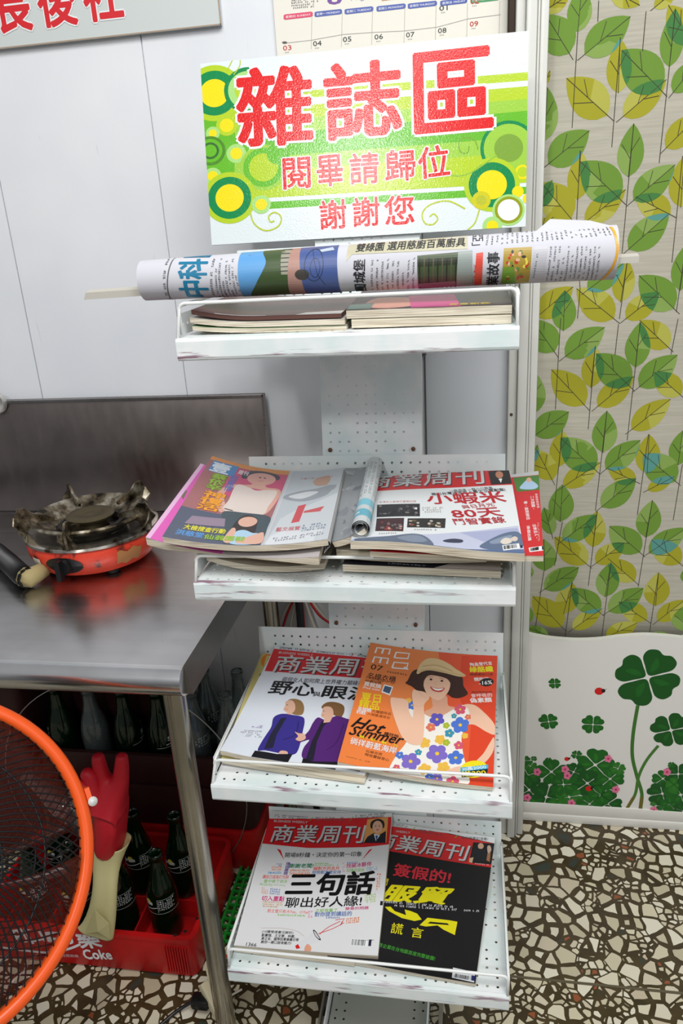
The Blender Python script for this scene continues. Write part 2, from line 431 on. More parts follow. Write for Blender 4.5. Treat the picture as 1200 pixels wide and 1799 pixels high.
LV += [(R7, s) for s in """240 190 110 5 .7 g;300 217 523 48 .6 g;445 392 470 155 .52 y;660 378 475 198 .66 g;410 490 223 290 .6 y;482 497 685 325 .54 y;695 274 722 18 .54 g;882 162 718 8 .64 y;715 384 932 203 .6 g;952 432 800 300 .62 y;672 625 893 452 .54 y;105 545 130 305 .6 g;128 662 322 528 .68 g;512 757 535 520 .56 g;265 840 285 630 .55 y;467 852 274 676 .66 g;288 954 498 812 .5 y;528 850 722 683 .56 g;760 872 772 650 .58 y;922 917 738 762 .68 t;762 966 915 890 .5 y;697 918 540 845 .6 y;503 1064 698 898 .56 g;228 916 138 742 .66 y;86 822 145 716 .6 g;272 1152 285 940 .62 g;935 826 962 630 .6 g;287 1257 480 1108 .56 g;455 1292 480 1085 .55 y;720 1317 548 1170 .66 g;472 1382 632 1262 .6 y;752 1232 790 1022 .6 g;770 1320 985 1180 .55 t;948 1382 785 1245 .62 y;422 1387 240 1238 .6 y;225 1224 180 1070 .5 g;185 1430 180 1250 .7 g;182 1534 378 1406 .56 g;523 1570 557 1375 .58 g;690 1480 540 1352 .62 y;290 1672 340 1490 .6 y;492 1656 338 1526 .66 g;282 1746 116 1572 .6 y;342 1757 506 1636 .48 y;543 1652 740 1517 .58 g;757 1700 600 1596 .6 y;808 1620 825 1430 .66 y;818 1706 975 1586 .56 y;528 1797 707 1712 .56 y;205 1795 78 1746 .5 g;755 1808 882 1776 .55 g;60 1740 55 1600 .8 g;80 1480 60 1380 .9 g""".split(';')]
def leafpts(b, t, wr, n=10):
    d = t - b; L_ = d.length; d.normalize(); p = Vector((-d.y, d.x)); out = []
    for i in range(n + 1):
        s_ = i / n; out.append((s_, wr * .5 * L_ * (sin(pi * s_ ** .82) ** .8 if 0 < s_ < 1 else 0)))
    return [b + d * (s_ * L_) + p * w_ for s_, w_ in out] + [b + d * (s_ * L_) - p * w_ for s_, w_ in out[1:-1]][::-1]
def clip_convex(sub, clp):
    def area_(P): return sum(P[i - 1].x * P[i].y - P[i].x * P[i - 1].y for i in range(len(P)))
    if area_(clp) < 0: clp = clp[::-1]
    out = sub
    for i in range(len(clp)):
        a, b = clp[i - 1], clp[i]; inp = out; out = []
        def side(p): return (b.x - a.x) * (p.y - a.y) - (b.y - a.y) * (p.x - a.x)
        for j in range(len(inp)):
            p, q = inp[j - 1], inp[j]; sp_, sq = side(p), side(q)
            if sq >= 0:
                if sp_ < 0: out.append(p + (q - p) * (sp_ / (sp_ - sq)))
                out.append(q)
            elif sp_ >= 0: out.append(p + (q - p) * (sp_ / (sp_ - sq)))
        if len(out) < 3: return []
    return out
def leaf_print(shift=0.):
    leaves = []; rnd = random.Random(3)
    for (vw, s_) in LV:
        LA.view(*vw); a = s_.split(); x0, y0, x1, y1, wr = map(float, a[:5]); b = LA.q(x0, y0); t = LA.q(x1, y1)
        b = Vector((b.x + shift, b.y)); t = Vector((t.x + shift, t.y)); leaves.append((b, t, wr, a[5], leafpts(b, t, wr)))
    leaves.sort(key=lambda q: q[3] != 'y')
    for b, t, wr, c, P in leaves:
        LA.uvpoly(P, YE if c == 'y' else GR, 2 if c == 'y' else 4)
        if rnd.random() < .75:     # a paler half, from a side vein to the rib
            side = rnd.choice((-1, 1)); n = len(P); half = P[:11] if side > 0 else [P[0]] + P[11:][::-1] + [P[10]]
            k = rnd.choice((3, 4)); H = half[k:] if rnd.random() < .6 else half[:7]
            LA.uvpoly(H + ([half[0] + (half[10] - half[0]) * .42] if H is not half else []), YE2 if c == 'y' else GR2, 3 if c == 'y' else 5)
    for i, A in enumerate(leaves):
        for B in leaves[i + 1:]:
            if A[3] == 'y' and B[3] != 'y':
                I = clip_convex(A[4], B[4])
                if I:
                    ar = abs(sum(I[k - 1].x * I[k].y - I[k].x * I[k - 1].y for k in range(len(I)))) / 2
                    LA.uvpoly(I, TE if (B[3] == 't' or (ar < .00035)) else DG, 6)
    for b, t, wr, c, P in leaves:
        d = t - b; p = Vector((-d.y, d.x)); e0 = b - d * (.0 if abs(d.x) < abs(d.y) * .3 else .16)
        def ln(a, b_):
            t_ = (b_ - a).normalized(); nn = Vector((-t_.y, t_.x)) * .0005; LA.put([a + nn, a - nn, b_ - nn, b_ + nn], [[0, 1, 2, 3]], VE, 8)
        ln(e0, t); ln(b + d * .35, b + d * .62 + p * wr * .36); ln(b + d * .48, b + d * .74 - p * wr * .28)
    for vw, st in ((R6, "372 178 340 720;490 0 485 120;755 65 735 290;612 210 563 830;920 50 828 920;686 697 620 1430;385 850 365 1260;365 1260 385 1640;385 1640 370 1800;960 880 900 1480;650 1470 605 1800;365 330 360 350;980 1380 925 1760"),
                   (R7, "275 0 245 515;600 30 580 205;470 155 430 625;722 20 648 685;935 0 895 200;535 520 470 1085;285 630 235 1115;768 650 705 1105;960 820 908 1135;480 1090 430 1510;790 1022 710 1510;180 1430 133 1745;557 1375 505 1795;340 1490 300 1800;825 1430 775 1765;285 1150 240 1400")):
        LA.view(*vw)
        for s_ in st.split(';'):
            x0, y0, x1, y1 = map(float, s_.split()); a = LA.q(x0, y0) + Vector((shift, 0)); b_ = LA.q(x1, y1) + Vector((shift, 0))
            t_ = (b_ - a).normalized(); nn = Vector((-t_.y, t_.x)) * .0006; LA.put([a + nn, a - nn, b_ - nn, b_ + nn], [[0, 1, 2, 3]], VE, 8)
leaf_print(0.); leaf_print(.327)
LA.build('leaf_print', ct, csurf, .04)

# ================================================================ CLOVER PANEL
PY = 1.464
pl_ = thing('clover_panel', 'white door panel board printed with green clovers and a ladybird, under the curtain', 'panel', (.5, PY, 0))
pts = [atY(x, y, PY) for x, y in ((918, 1113), (940, 1117), (970, 1122), (1010, 1125), (1050, 1124), (1090, 1119), (1130, 1116), (1170, 1118), (1200, 1121))]
top = [(.1225, pts[0].z)] + [(p.x, p.z) for p in pts[1:]] + [(.45, pts[-1].z), (.6, .48), (.8, .487), (1.0, .482), (1.45, .485)]
topc = catmull([(a, b, 0) for a, b in top], 5, False)
mpanel = mat('white_foil_board', (232, 230, 224), .42)
MB().prism([(.1225, .052)] + [(1.45, .052)] + [(p.x, p.y) for p in topc][::-1], PY, PY + .012).o('board', mpanel, pl_)
MB().box((.1225, PY - .006, 0), (1.45, PY + .012, .0215), .003).box((.1225, PY - .003, .022), (1.45, PY + .012, .0515), .003).o('kick_rail', mat('white_rail', (226, 224, 216), .4), pl_, 40)
CA = Art(1.3, .55, lambda x, y: (lambda p: Vector((p.x - .1225, p.z)))(atY(x, y, PY)))
CA.view(880, 1080, 2.5024)
CG = [mat('clover_green', c, .5) for c in ((18, 84, 26), (26, 100, 30), (40, 118, 34), (64, 124, 44))]
def clover(u, v, r, rot, gi=0, gap=.08, stem=True, hi=True):
    for k in range(4):
        a = rot + k * pi / 2 + pi / 4; R_ = Matrix.Rotation(a, 2)
        sz = r * random.uniform(.92, 1.06)
        prof = [(gap, 0), (.34, .30), (.60, .52), (.88, .50), (1.02, .24), (.94, .0), (1.02, -.24), (.88, -.50), (.60, -.52), (.34, -.30)]
        P = catmull([Vector((u, v)) + R_ @ (Vector(q) * sz) for q in prof], 4); CA.uvpoly(P, CG[gi])
        if hi:
            P2 = catmull([Vector((u, v)) + R_ @ (Vector(q) * sz) for q in ((.2, .03), (.5, .14), (.75, .12), (.6, -.05), (.4, -.08))], 4); CA.uvpoly(P2, CG[min(3, gi + 1)])
def cl(x, y, rx_, rot=0., gi=0):
    c = CA.q(x, y); r = (CA.q(x + rx_, y) - c).length; clover(c.x, c.y, r, rot, gi)
cl(645, 275, 150, .32); cl(748, 508, 94, .30); cl(237, 302, 29, .1, 1); cl(210, 470, 43, .2, 1); cl(405, 483, 50, .0, 1)
CA.line([(602, 398), (582, 520), (578, 620), (598, 710), (620, 790), (610, 870)], .0075, (62, 116, 44), True)
CA.line([(692, 575), (640, 640), (606, 710), (590, 790), (550, 858)], .0065, (70, 122, 48), True)
CA.line([(620, 800), (611, 872)], .008, (110, 104, 40)); CA.line([(585, 800), (550, 858)], .007, (110, 104, 40))
def bug(x, y, r):
    CA.circ(x, y, r, (214, 30, 30), r * .8); CA.circ(x + r * .95, y - 2, r * .42, (20, 20, 24)); CA.line([(x + r * 1.2, y - 4), (x + r * 1.7, y - 12)], .0007, (20, 20, 20))
bug(432, 336, 20)
def flower(x, y, r):
    for k in range(5): CA.circ(x + r * .6 * cos(k * 1.257), y + r * .6 * sin(k * 1.257), r * .45, (230, 120, 160))
    CA.circ(x, y, r * .3, (200, 40, 90))
rnd = random.Random(11)
for (x, y, r, g) in [(125, 770, 75, 0), (222, 690, 72, 1), (200, 800, 84, 0), (415, 660, 88, 1), (380, 740, 72, 0), (480, 720, 60, 1), (300, 800, 60, 2), (470, 830, 66, 0), (390, 830, 56, 1), (320, 690, 52, 0), (275, 745, 62, 1), (120, 705, 44, 1), (250, 835, 44, 2), (515, 675, 34, 2), (130, 665, 30, 2), (145, 632, 14, 1), (208, 640, 16, 1), (332, 615, 24, 1), (125, 825, 30, 2), (440, 790, 54, 1), (340, 860, 26, 2), (105, 640, 26, 1)]:
    cl(x, y, r, rnd.uniform(0, 1.5), g)
for (x, y, r, g) in [(712, 720, 48, 1), (780, 700, 60, 0), (710, 785, 66, 0), (790, 790, 74, 1), (750, 660, 18, 1), (740, 830, 46, 1), (712, 855, 34, 1), (800, 860, 50, 0), (760, 745, 40, 2), (670, 830, 14, 2), (748, 868, 16, 2), (860, 740, 80, 0), (860, 840, 70, 1), (940, 760, 80, 1), (930, 850, 60, 0)]:
    cl(x, y, r, rnd.uniform(0, 1.5), g)
for x, y in ((160, 690), (282, 678), (292, 706), (472, 632), (505, 766), (310, 826), (116, 802), (730, 690), (672, 857)): flower(x, y, 17)
bug(386, 762, 14); bug(290, 634, 11)
CA.build('clover_print', pl_, lambda u, v, d: Vector((.1225 + u, PY - d, v)), cut=False)

# ================================================================ RACK
LEAN = .155 / .96
def backY(z): return 1.234 + (z - 1.302) * LEAN
def perf(org, ux, uy, nx, ny, pitch, r=.0022, mx=0., my=0., skip=.12, thick=.0012, name='perforated_sheet', m=MP, parent=None, seed=1, hol=lambda i, j: True):
    """sheet with real punched holes; mx,my plain margins on each side"""
    org = Vector(org); ux = Vector(ux).normalized(); uy = Vector(uy).normalized(); V = {}; vs = []; fs = []
    rnd = random.Random(seed)
    def vi(a, b):
        k = (round(a, 6), round(b, 6))
        if k not in V: V[k] = len(vs); vs.append(org + ux * a + uy * b)
        return V[k]
    p = pitch
    for j in range(ny):
        for i in range(nx):
            x, y = mx + i * p, my + j * p; c = [(x, y), (x + p / 2, y), (x + p, y), (x + p, y + p / 2), (x + p, y + p), (x + p / 2, y + p), (x, y + p), (x, y + p / 2)]
            o = [vi(*q) for q in c]
            if rnd.random() < skip or not hol(i, j): fs.append(o); continue
            inn = [vi(x + p / 2 + r * cos(a), y + p / 2 + r * sin(a)) for a in [(-135 + 45 * k) * pi / 180 for k in range(8)]]
            for k in range(8): fs.append([o[k], o[(k + 1) % 8], inn[(k + 1) % 8], inn[k]])
    W, H = 2 * mx + nx * p, 2 * my + ny * p
    xs = [mx + i * p / 2 for i in range(2 * nx + 1)]; ys = [my + j * p / 2 for j in range(2 * ny + 1)]
    if my:
        for yy, ye in ((my, 0), (H - my, H)):
            for a, b in zip(xs[:-1], xs[1:]): fs.append([vi(a, yy), vi(b, yy), vi(b, ye), vi(a, ye)][::1 if ye > yy else -1])
    if mx:
        ys2 = ([0] if my else []) + ys + ([H] if my else [])
        for xx, xe in ((mx, 0), (W - mx, W)):
            for a, b in zip(ys2[:-1], ys2[1:]): fs.append([vi(xx, a), vi(xe, a), vi(xe, b), vi(xx, b)][::1 if xe > xx else -1])
    o = obj(name, vs, fs, m, parent); md = o.modifiers.new('thick', 'SOLIDIFY'); md.thickness = thick; md.offset = -1
    return o
XL, XR = -.363, .057
rack = thing('magazine_rack', 'white perforated metal magazine rack with four shelves on one leaning post', 'magazine rack', (-.155, 1.1, 0))
pd = Vector((0, LEAN, 1)).normalized()
# post: punched front sheet with folded side flanges
zp0 = .012; Lp = (1.52 - zp0) / pd.z; nrow = int(Lp / .015)
p0 = Vector((-.238, backY(zp0) + .006, zp0))
perf(p0, (1, 0, 0), pd, 10, nrow, .015, mx=.0065, my=.002, name='post', parent=rack, r=.0020, skip=.3, seed=4)
pe = p0 + pd * (nrow * .015 + .004)
for xx, s_ in ((-.238, 1), (-.075, -1)):
    q = MB(); a = Vector((xx, p0.y + .0012, p0.z)); b = Vector((xx, pe.y + .0012, pe.z)); dy = Vector((0, .022, 0)); dx = Vector((.0015 * s_, 0, 0))
    q.add([a, a + dx, a + dx + dy, a + dy, b, b + dx, b + dx + dy, b + dy], [[0, 1, 2, 3], [7, 6, 5, 4], [0, 4, 5, 1], [1, 5, 6, 2], [2, 6, 7, 3], [3, 7, 4, 0]]).o('post_flange', MP, rack)
SHELF = [(1.208, .927, 1.302, .948, 1.2495), (.895, .877, .979, .892, .9275), (.594, .837, .685, .858, .6215), (.278, .800, .342, .808, .311)]
wire = mat('white_enamel_wire', (240, 242, 240), .3)
for si, (zf, yf, zb, yr, zr) in enumerate(SHELF):
    yb = backY(zb) - .002; yb0 = backY(zf) - .003
    sh = perf((XL + .001, yf + .0015, zf), (1, 0, 0), (0, 1, 0), 27, int((yb0 - yf) / .015), .015, mx=.0065, my=((yb0 - yf) - int((yb0 - yf) / .015) * .015) / 2, name='shelf', parent=rack, seed=10 + si, skip=.15)
    hp = (zb - zf) / pd.z; nr = int((hp - .004) / .0148)
    bp = perf((XL + .001, yb0, zf), (1, 0, 0), pd, 27, nr, .015, mx=.0065, my=(hp - nr * .015) / 2, name='back_plate', parent=sh, seed=20 + si, skip=.1)
    # side walls
    for xx, s_ in ((XL, 1), (XR - .0012, -1)):
        q = MB(); n = 18; Ys = [yr + (yb0 - yr) * k / n for k in range(n + 1)]
        sw = perf((xx, yr + .002, zf + .002), (0, 1, 0), (0, 0, 1), int((yb0 - yr - .004) / .015), 1, .015, my=.006 if si != 3 else .008, mx=.002, name='side_wall', parent=sh, seed=30 + si)
        h2 = .0275 if si != 3 else .031
        MB().tube([(xx + .0006, yr, zf + .003), (xx + .0006, yr, zr - .006), (xx + .0006, yr + .006, zr - .003), (xx + .0006, yb0 - .002, zr - .003)], .0022, 6).o('side_rail', wire, sh, True)
    # deep front lip, folded down, brushed over with paint
    zl = zf - .0265
    bm = MB(); prof = [(yf + .004, zf + .0012), (yf - .001, zf + .0006), (yf - .0022, zf - .003), (yf - .0022, zl + .004), (yf - .001, zl + .001), (yf + .003, zl)]
    inn = [(a + .0016, b - .0016) for a, b in prof[:-1]] + [(yf + .003, zl + .0016)]
    ring_ = prof + inn[::-1]; n = len(ring_)
    for xx in (XL - .0005, XR + .0005): bm.v += [Vector((xx, a, b)) for a, b in ring_]
    bm.f = [[i, (i + 1) % n, n + (i + 1) % n, n + i] for i in range(n)] + [list(range(n))[::-1], [n + i for i in range(n)]]
    # folded ends
    bm.box((XL - .0005, yf - .001, zl + .001), (XL + .001, yf + .02, zf)); bm.box((XR - .001, yf - .001, zl + .001), (XR + .0005, yf + .02, zf))
    bm.o('front_lip', MLIP, sh)
    q = MB(); r = .008
    pts_ = [(XL + .0015, yf + .002, zf), (XL + .0015, yr - .001, zr - r)] + [(XL + .0015 + r * (1 - cos(a)), yr - .001, zr - r + r * sin(a)) for a in (pi / 6, pi / 3, pi / 2)]
    pts_ += [(XR - .0015 - r * (1 - cos(a)), yr - .001, zr - r + r * sin(a)) for a in (pi / 2, pi / 3, pi / 6)] + [(XR - .0015, yr - .001, zr - r), (XR - .0015, yf + .002, zf)]
    q.tube(pts_, .0023, 8).o('guard_rail', wire, sh, True)
# screws above plates
for z in (.987, .693):
    for x in (-.225, -.089):
        MB().lathe([(0, .004), (.003, .0035), (.0035, 0), (.0018, -.001), (.0018, -.006)], (x, backY(z) + .003, z), 10, Matrix.Rotation(pi / 2, 3, 'X')).o('screw', mat('rusty_screw', (120, 84, 60), .5, .5), rack, True)
# base: plate with channels lying on the floor
bpl = perf((-.245, .80, .008), (1, 0, 0), (0, 1, 0), 11, 19, .0155, mx=.002, name='base_plate', parent=rack, skip=.35, seed=77, m=mat('scuffed_grey_sheet', (168, 170, 162), .5), hol=lambda i, j: i < 2 or i > 8)
MB().box((-.25, .80, .0005), (-.247, 1.10, .03)).o('base_flange', MP, rack); MB().box((-.072, .80, .0005), (-.069, 1.10, .03)).o('base_flange', MP, rack)
for x0_, x1_ in ((-.262, -.258), (-.052, -.045)):
    MB().box((x0_, .80, .0005), (x1_, 1.11, .022), .001).o('foot_bar', mat('worn_foot_metal', (150, 148, 136), .5, .3), rack)
MB().box((-.262, 1.072, .0005), (-.045, 1.084, .012)).o('cross_bar', mat('worn_foot_metal', (150, 148, 136), .5, .3), rack)

# ================================================================ SIGN
sw_, sh_ = .4855, .2625
sd = Vector((0, LEAN, 1)).normalized(); sn = Vector((0, -1, LEAN)).normalized()
so = Vector((-.4035, backY(1.3125) - .001, 1.3125))
sg = thing('sign_board', 'green and white sign board with big red Chinese characters, fixed above the newspaper', 'sign', (so.x + sw_ / 2, so.y, so.z))
def ssurf(u, v, d): return so + Vector((u, 0, 0)) + sd * v + sn * d
q = MB(); cc = [ssurf(u, v, d) for d in (0, -.004) for u, v in ((0, 0), (sw_, 0), (sw_, sh_), (0, sh_))]
q.add(cc, [[0, 1, 2, 3], [7, 6, 5, 4], [0, 4, 5, 1], [1, 5, 6, 2], [2, 6, 7, 3], [3, 7, 4, 0]])
q.o('board', mat('sign_sheet', (226, 238, 240), .3), sg)
SG = Art(sw_, sh_, corners=[(378, 433), (920, 402), (917, 55), (352, 110)]).view(340, 50, 2)
def sm(r, g, b):
    m = mat('sign_vinyl', (r, g, b), .17)
    if not m.node_tree.nodes.get('Bump'): bump(m, noise(m, coords(m), 420, 2), .18, .0012)
    return m
SG.rect(0, 0, sw_, sh_, sm(228, 238, 240))
def band(l0, l1, r0, r1, c, x0=20, x1=1165):
    f_ = lambda a, b, x: a + (b - a) * (x - 20) / 1145
    SG.poly([(x0, f_(l0, r0, x0)), (x1, f_(l0, r0, x1)), (x1, f_(l1, r1, x1)), (x0, f_(l1, r1, x0))], c)
LIME = sm(184, 212, 40); LG = sm(160, 208, 70); GN = sm(104, 188, 40); DGN = sm(10, 140, 76); YL = sm(246, 226, 20); PG = sm(172, 222, 130)
band(248, 272, 155, 185, LIME, 300); band(300, 345, 205, 250, LIME); band(345, 395, 250, 292, LG); band(395, 470, 292, 385, GN); band(470, 520, 385, 440, LG); band(520, 612, 440, 548, LIME)
band(322, 560, 240, 240, GN, 20, 150)
band(627, 652, 562, 588, GN, 200)
for (x, y, *rc) in [(75, 225, 100, LIME, 80, DGN, 50, YL), (190, 215, 82, DGN, 68, PG, 45, LIME), (120, 340, 37, LIME, 24, YL), (72, 368, 24, PG, 14, YL), (155, 440, 34, PG, 21, YL), (250, 490, 82, LG, 70, GN, 50, LIME), (65, 430, 52, sm(80, 140, 40), 42, GN, 30, sm(60, 110, 50), 22, GN),
                    (75, 520, 30, PG, 18, YL), (135, 598, 92, LIME, 75, DGN, 49, YL), (245, 622, 33, PG, 20, YL), (300, 440, 40, GN),
                    (1095, 425, 98, DGN, 86, LG, 50, sm(128, 168, 60)), (1145, 510, 26, YL, 18, LIME), (1040, 555, 96, LIME, 80, DGN, 52, YL), (1005, 610, 32, sm(212, 206, 30), 18, sm(190, 196, 50)), (1130, 580, 20, YL), (1100, 645, 56, PG, 48, sm(150, 160, 20), 38, WHITE), (1045, 702, 34, PG, 20, YL), (1165, 605, 18, YL)]:
    for r_, c_ in zip(rc[::2], rc[1::2]): SG.circ(x, y, r_, c_)
SW = sm(190, 206, 50)
SG.line([(205, 640), (222, 690), (262, 715), (305, 700), (315, 668), (292, 650), (272, 664), (278, 684), (292, 680)], .0022, SW, True)
SG.line([(950, 640), (890, 612), (830, 625), (803, 655), (812, 690), (840, 695), (856, 675), (842, 658), (828, 668)], .0022, SW, True)
SG.line([(1000, 640), (985, 690), (960, 715)], .002, SW, True); SG.line([(1055, 450), (960, 515), (900, 520), (885, 495)], .002, sm(150, 196, 60), True)
SG.line([(990, 430), (975, 395), (940, 388), (922, 410), (932, 440), (955, 440), (958, 418)], .0018, sm(120, 170, 50), True)
SG.line([(115, 150), (135, 108)], .0015, SW); SG.line([(140, 160), (160, 130), (162, 108)], .0015, SW, True)
RED = sm(226, 24, 26)
for ch, x0, y0, x1, y1, h in (('雜', 165, 415, 415, 400, 270), ('誌', 468, 392, 722, 372, 262), ('區', 775, 368, 1035, 345, 275)):
    SG.text(ch, x0, y0, x1, y1, h, RED, .026, 0, WHITE, .03, 4)
for ch, x0, y0, x1, y1, h in (('閱', 322, 568, 415, 562, 108), ('畢', 440, 560, 527, 552, 108), ('請', 552, 552, 650, 545, 108), ('歸', 674, 543, 776, 535, 110), ('位', 790, 535, 895, 522, 112), ('謝', 452, 712, 542, 706, 102), ('謝', 566, 703, 656, 697, 102), ('您', 676, 698, 775, 690, 102)):
    SG.text(ch, x0, y0, x1, y1, h, RED, .016, 0, WHITE, .035, 3)
SG.build('sign_print', sg, ssurf, cut=False, dz=3e-5)

# upper-left sign, cut by the frame
ts = thing('character_sign', 'plain grey-white sign with red characters, high on the wall at the left', 'sign', (-.75, 1.42, 1.652))
MB().box((-1.35, 1.420, 1.652), (-.4065, 1.4285, 1.98), .001).o('board', mat('grey_sign_board', (206, 212, 210), .45), ts)
MB().box((-1.35, 1.4192, 1.6515), (-.4060, 1.4196, 1.6535)).box((-.4075, 1.4192, 1.6515), (-.4055, 1.4196, 1.98)).o('edge_tape', mat('brown_edge', (170, 150, 130), .6), ts)
TS = Art(.95, .33)
for i, ch in enumerate('良民長後社'):
    TS.uvtext(ch, (.545 + (i - 2) * .083, .021 + .001 * i), Vector((1, 0)), .066, .072, (216, 40, 48), .028, 0, WHITE, .03, 3)
TS.build('sign_print', ts, lambda u, v, d: Vector((-1.35 + u, 1.4195 - d, 1.652 + v)), cut=False)

# ================================================================ CALENDAR
cl0 = atY(487, 90, 1.424).x; cr0 = .0615
cal = thing('wall_calendar', 'ivory August wall calendar hanging on the wall, half hidden by the green sign', 'calendar', ((cl0 + cr0) / 2, 1.424, 1.52))
MB().box((cl0, 1.4225, 1.50), (cr0, 1.4285, 1.98)).o('sheets', mat('ivory_paper', (238, 234, 222), .6), cal)
KA = Art(cr0 - cl0, .48, lambda x, y: (lambda p: Vector((p.x - cl0, p.z - 1.50)))(atY(x, y, 1.4224))).view(480, 0, 2.7273)
gl = (170, 160, 158)
for x in (190, 335, 480, 635, 785, 935, 1090): KA.line([(x - 4, 72 - (x - 190) * .075), (x - 8, 235 - (x - 190) * .07)], .0007, gl)
KA.line([(45, 208), (180, 193), (335, 165), (480, 155), (630, 148), (785, 130), (935, 90), (1090, 70)], .0008, gl)
hd = [(50, 190, '星期日 SUNDAY', (222, 60, 100)), (198, 330, '星期一 MONDAY', (70, 90, 170)), (342, 480, '星期二 TUESDAY', (70, 90, 170)), (495, 635, '星期三 MONODAY', (70, 90, 170)), (645, 785, '星期四 THURSDAY', (70, 90, 170)), (800, 930, '星期五 FRIDAY', (70, 90, 170)), (945, 1085, '星期六 SATURDAY', (60, 150, 90))]
for x0_, x1_, t_, c_ in hd:
    ym = lambda x: 80 - (x - 60) * .088
    KA.poly([(x0_, ym(x0_) + 10), (x0_ + 8, ym(x0_) + 14), (x1_ - 8, ym(x1_) + 12), (x1_, ym(x1_) + 6), (x1_, ym(x1_) - 8), (x1_ - 8, ym(x1_) - 13), (x0_ + 8, ym(x0_) - 12), (x0_, ym(x0_) - 8)], c_)
    KA.text(t_, x0_ + 10, ym(x0_) + 7, x1_ - 10, ym(x1_) + 6, 12, WHITE, .005)
for t_, x, y, c_ in (('03', 48, 243, (200, 50, 40)), ('04', 192, 222, (50, 50, 50)), ('05', 335, 202, (50, 50, 50)), ('06', 486, 190, (50, 50, 50)), ('07', 637, 180, (50, 50, 50)), ('08', 790, 160, (50, 50, 50)), ('09', 942, 128, (200, 50, 40)), ('01', 796, 52, (50, 50, 50)), ('02', 946, 20, (200, 50, 40))):
    KA.text(t_, x, y, x + 40, y - 4, 24, c_, .008); KA.dashes(x, y + 14, x + 30, y + 11, x, y + 5, 1, (150, 145, 145))
KA.text('8', 262, 22, 326, 18, 60, (110, 60, 150), .02); KA.text('August', 372, 10, 490, -2, 30, (90, 110, 170), .0, .2)
KA.dashes(85, 45, 215, 35, 88, -4, 4, (120, 110, 110), .003)
KA.poly([(520, 5), (600, -6), (700, -12), (790, -22), (790, -60), (520, -40)], (200, 140, 90))
for i in range(14): KA.line([(540 + i * 17, 2 - i * 1.4), (560 + i * 15, -20)], .0012, ((150, 70, 40), (230, 190, 140))[i % 2])
KA.circ(55, 204, 12, (90, 85, 85), 6)
KA.build('calendar_print', cal, lambda u, v, d: Vector((cl0 + u, 1.4224 - d, 1.5 + v)), cut=False)

# ================================================================ STEEL TABLE
TZ = .795
tb = thing('steel_table', 'stainless steel work table holding the gas stove, at the left of the rack', 'table', (-.9, 1.12, 0))
txr, tyf, tyb = -.3745, .829, 1.4175
q = MB().box((-1.5, tyf, TZ - .003), (txr, tyb, TZ)); q.o('table_top', MTOP, tb)
# rolled front edge
prof = [(tyf + .0005, TZ)] + [(tyf - .0215 * sin(a), TZ - .0215 + .0215 * cos(a)) for a in [pi * k / 12 for k in range(1, 12)]] + [(tyf, TZ - .043), (tyf, TZ - .046)]
bm = MB(); n = len(prof)
for xx in (-1.5, txr): bm.v += [Vector((xx, a, b)) for a, b in prof]
bm.f = [[i, n + i, n + i + 1, i + 1] for i in range(n - 1)] + [[n + i for i in range(n)]]
bm.o('front_edge', MEDGE, tb, 40)
q = MB(); q.add([(txr, tyf, TZ), (txr, tyb, TZ), (txr + .008, tyb, TZ - .044), (txr + .008, tyf, TZ - .044), (txr, tyf, TZ - .044), (txr, tyb, TZ - .044)], [[0, 3, 2, 1], [0, 4, 3], [1, 2, 5], [4, 5, 2, 3]])
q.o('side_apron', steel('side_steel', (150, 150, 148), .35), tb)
bs = MB(); a0 = atY(470, 692, 1.405); zt = a0.z
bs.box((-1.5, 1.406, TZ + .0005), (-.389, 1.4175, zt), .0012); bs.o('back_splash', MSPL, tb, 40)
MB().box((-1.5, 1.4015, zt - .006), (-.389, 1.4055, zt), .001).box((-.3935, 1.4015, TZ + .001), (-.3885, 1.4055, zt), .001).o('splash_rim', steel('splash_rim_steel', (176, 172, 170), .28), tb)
for x, y in ((-.412, .868), (-1.42, .868), (-.412, 1.385), (-1.42, 1.385)):
    lg = MB().lathe([(.0165, TZ - .05), (.0165, .03)], (x, y, 0), 24).o('leg', MPIPE, tb, True)
    MB().lathe([(.017, .045), (.0205, .043), (.0205, .004), (.016, 0)], (x, y, 0), 24).o('foot_cap', mat('pale_rubber', (190, 186, 160), .6), lg, 40)
# apron under the back
MB().box((-1.42, 1.38, TZ - .045), (-.412, 1.39, TZ - .004)).o('under_rail', MPIPE, tb); MB().box((-1.42, .862, TZ - .040), (-.412, .872, TZ - .004)).o('under_rail', MPIPE, tb)

# little dish lid hooked on the wall, cut by the frame's left edge
c = atY(-8, 708, 1.40)
MB().lathe([(0, .0), (.008, .002), (.0125, .0), (.014, .004), (.0215, .007), (.0235, .004), (.0235, -.004), (0, -.006)], c, 36, Matrix.Rotation(pi / 2, 3, 'X')).o('dish', mat('pale_metal_dish', (206, 204, 200), .3, .7), None, 50)
dsh = bpy.data.objects['dish']; dsh.name = 'metal_lid'; tag(dsh, 'small round pale metal lid at the left end of the steel splashback', 'lid')

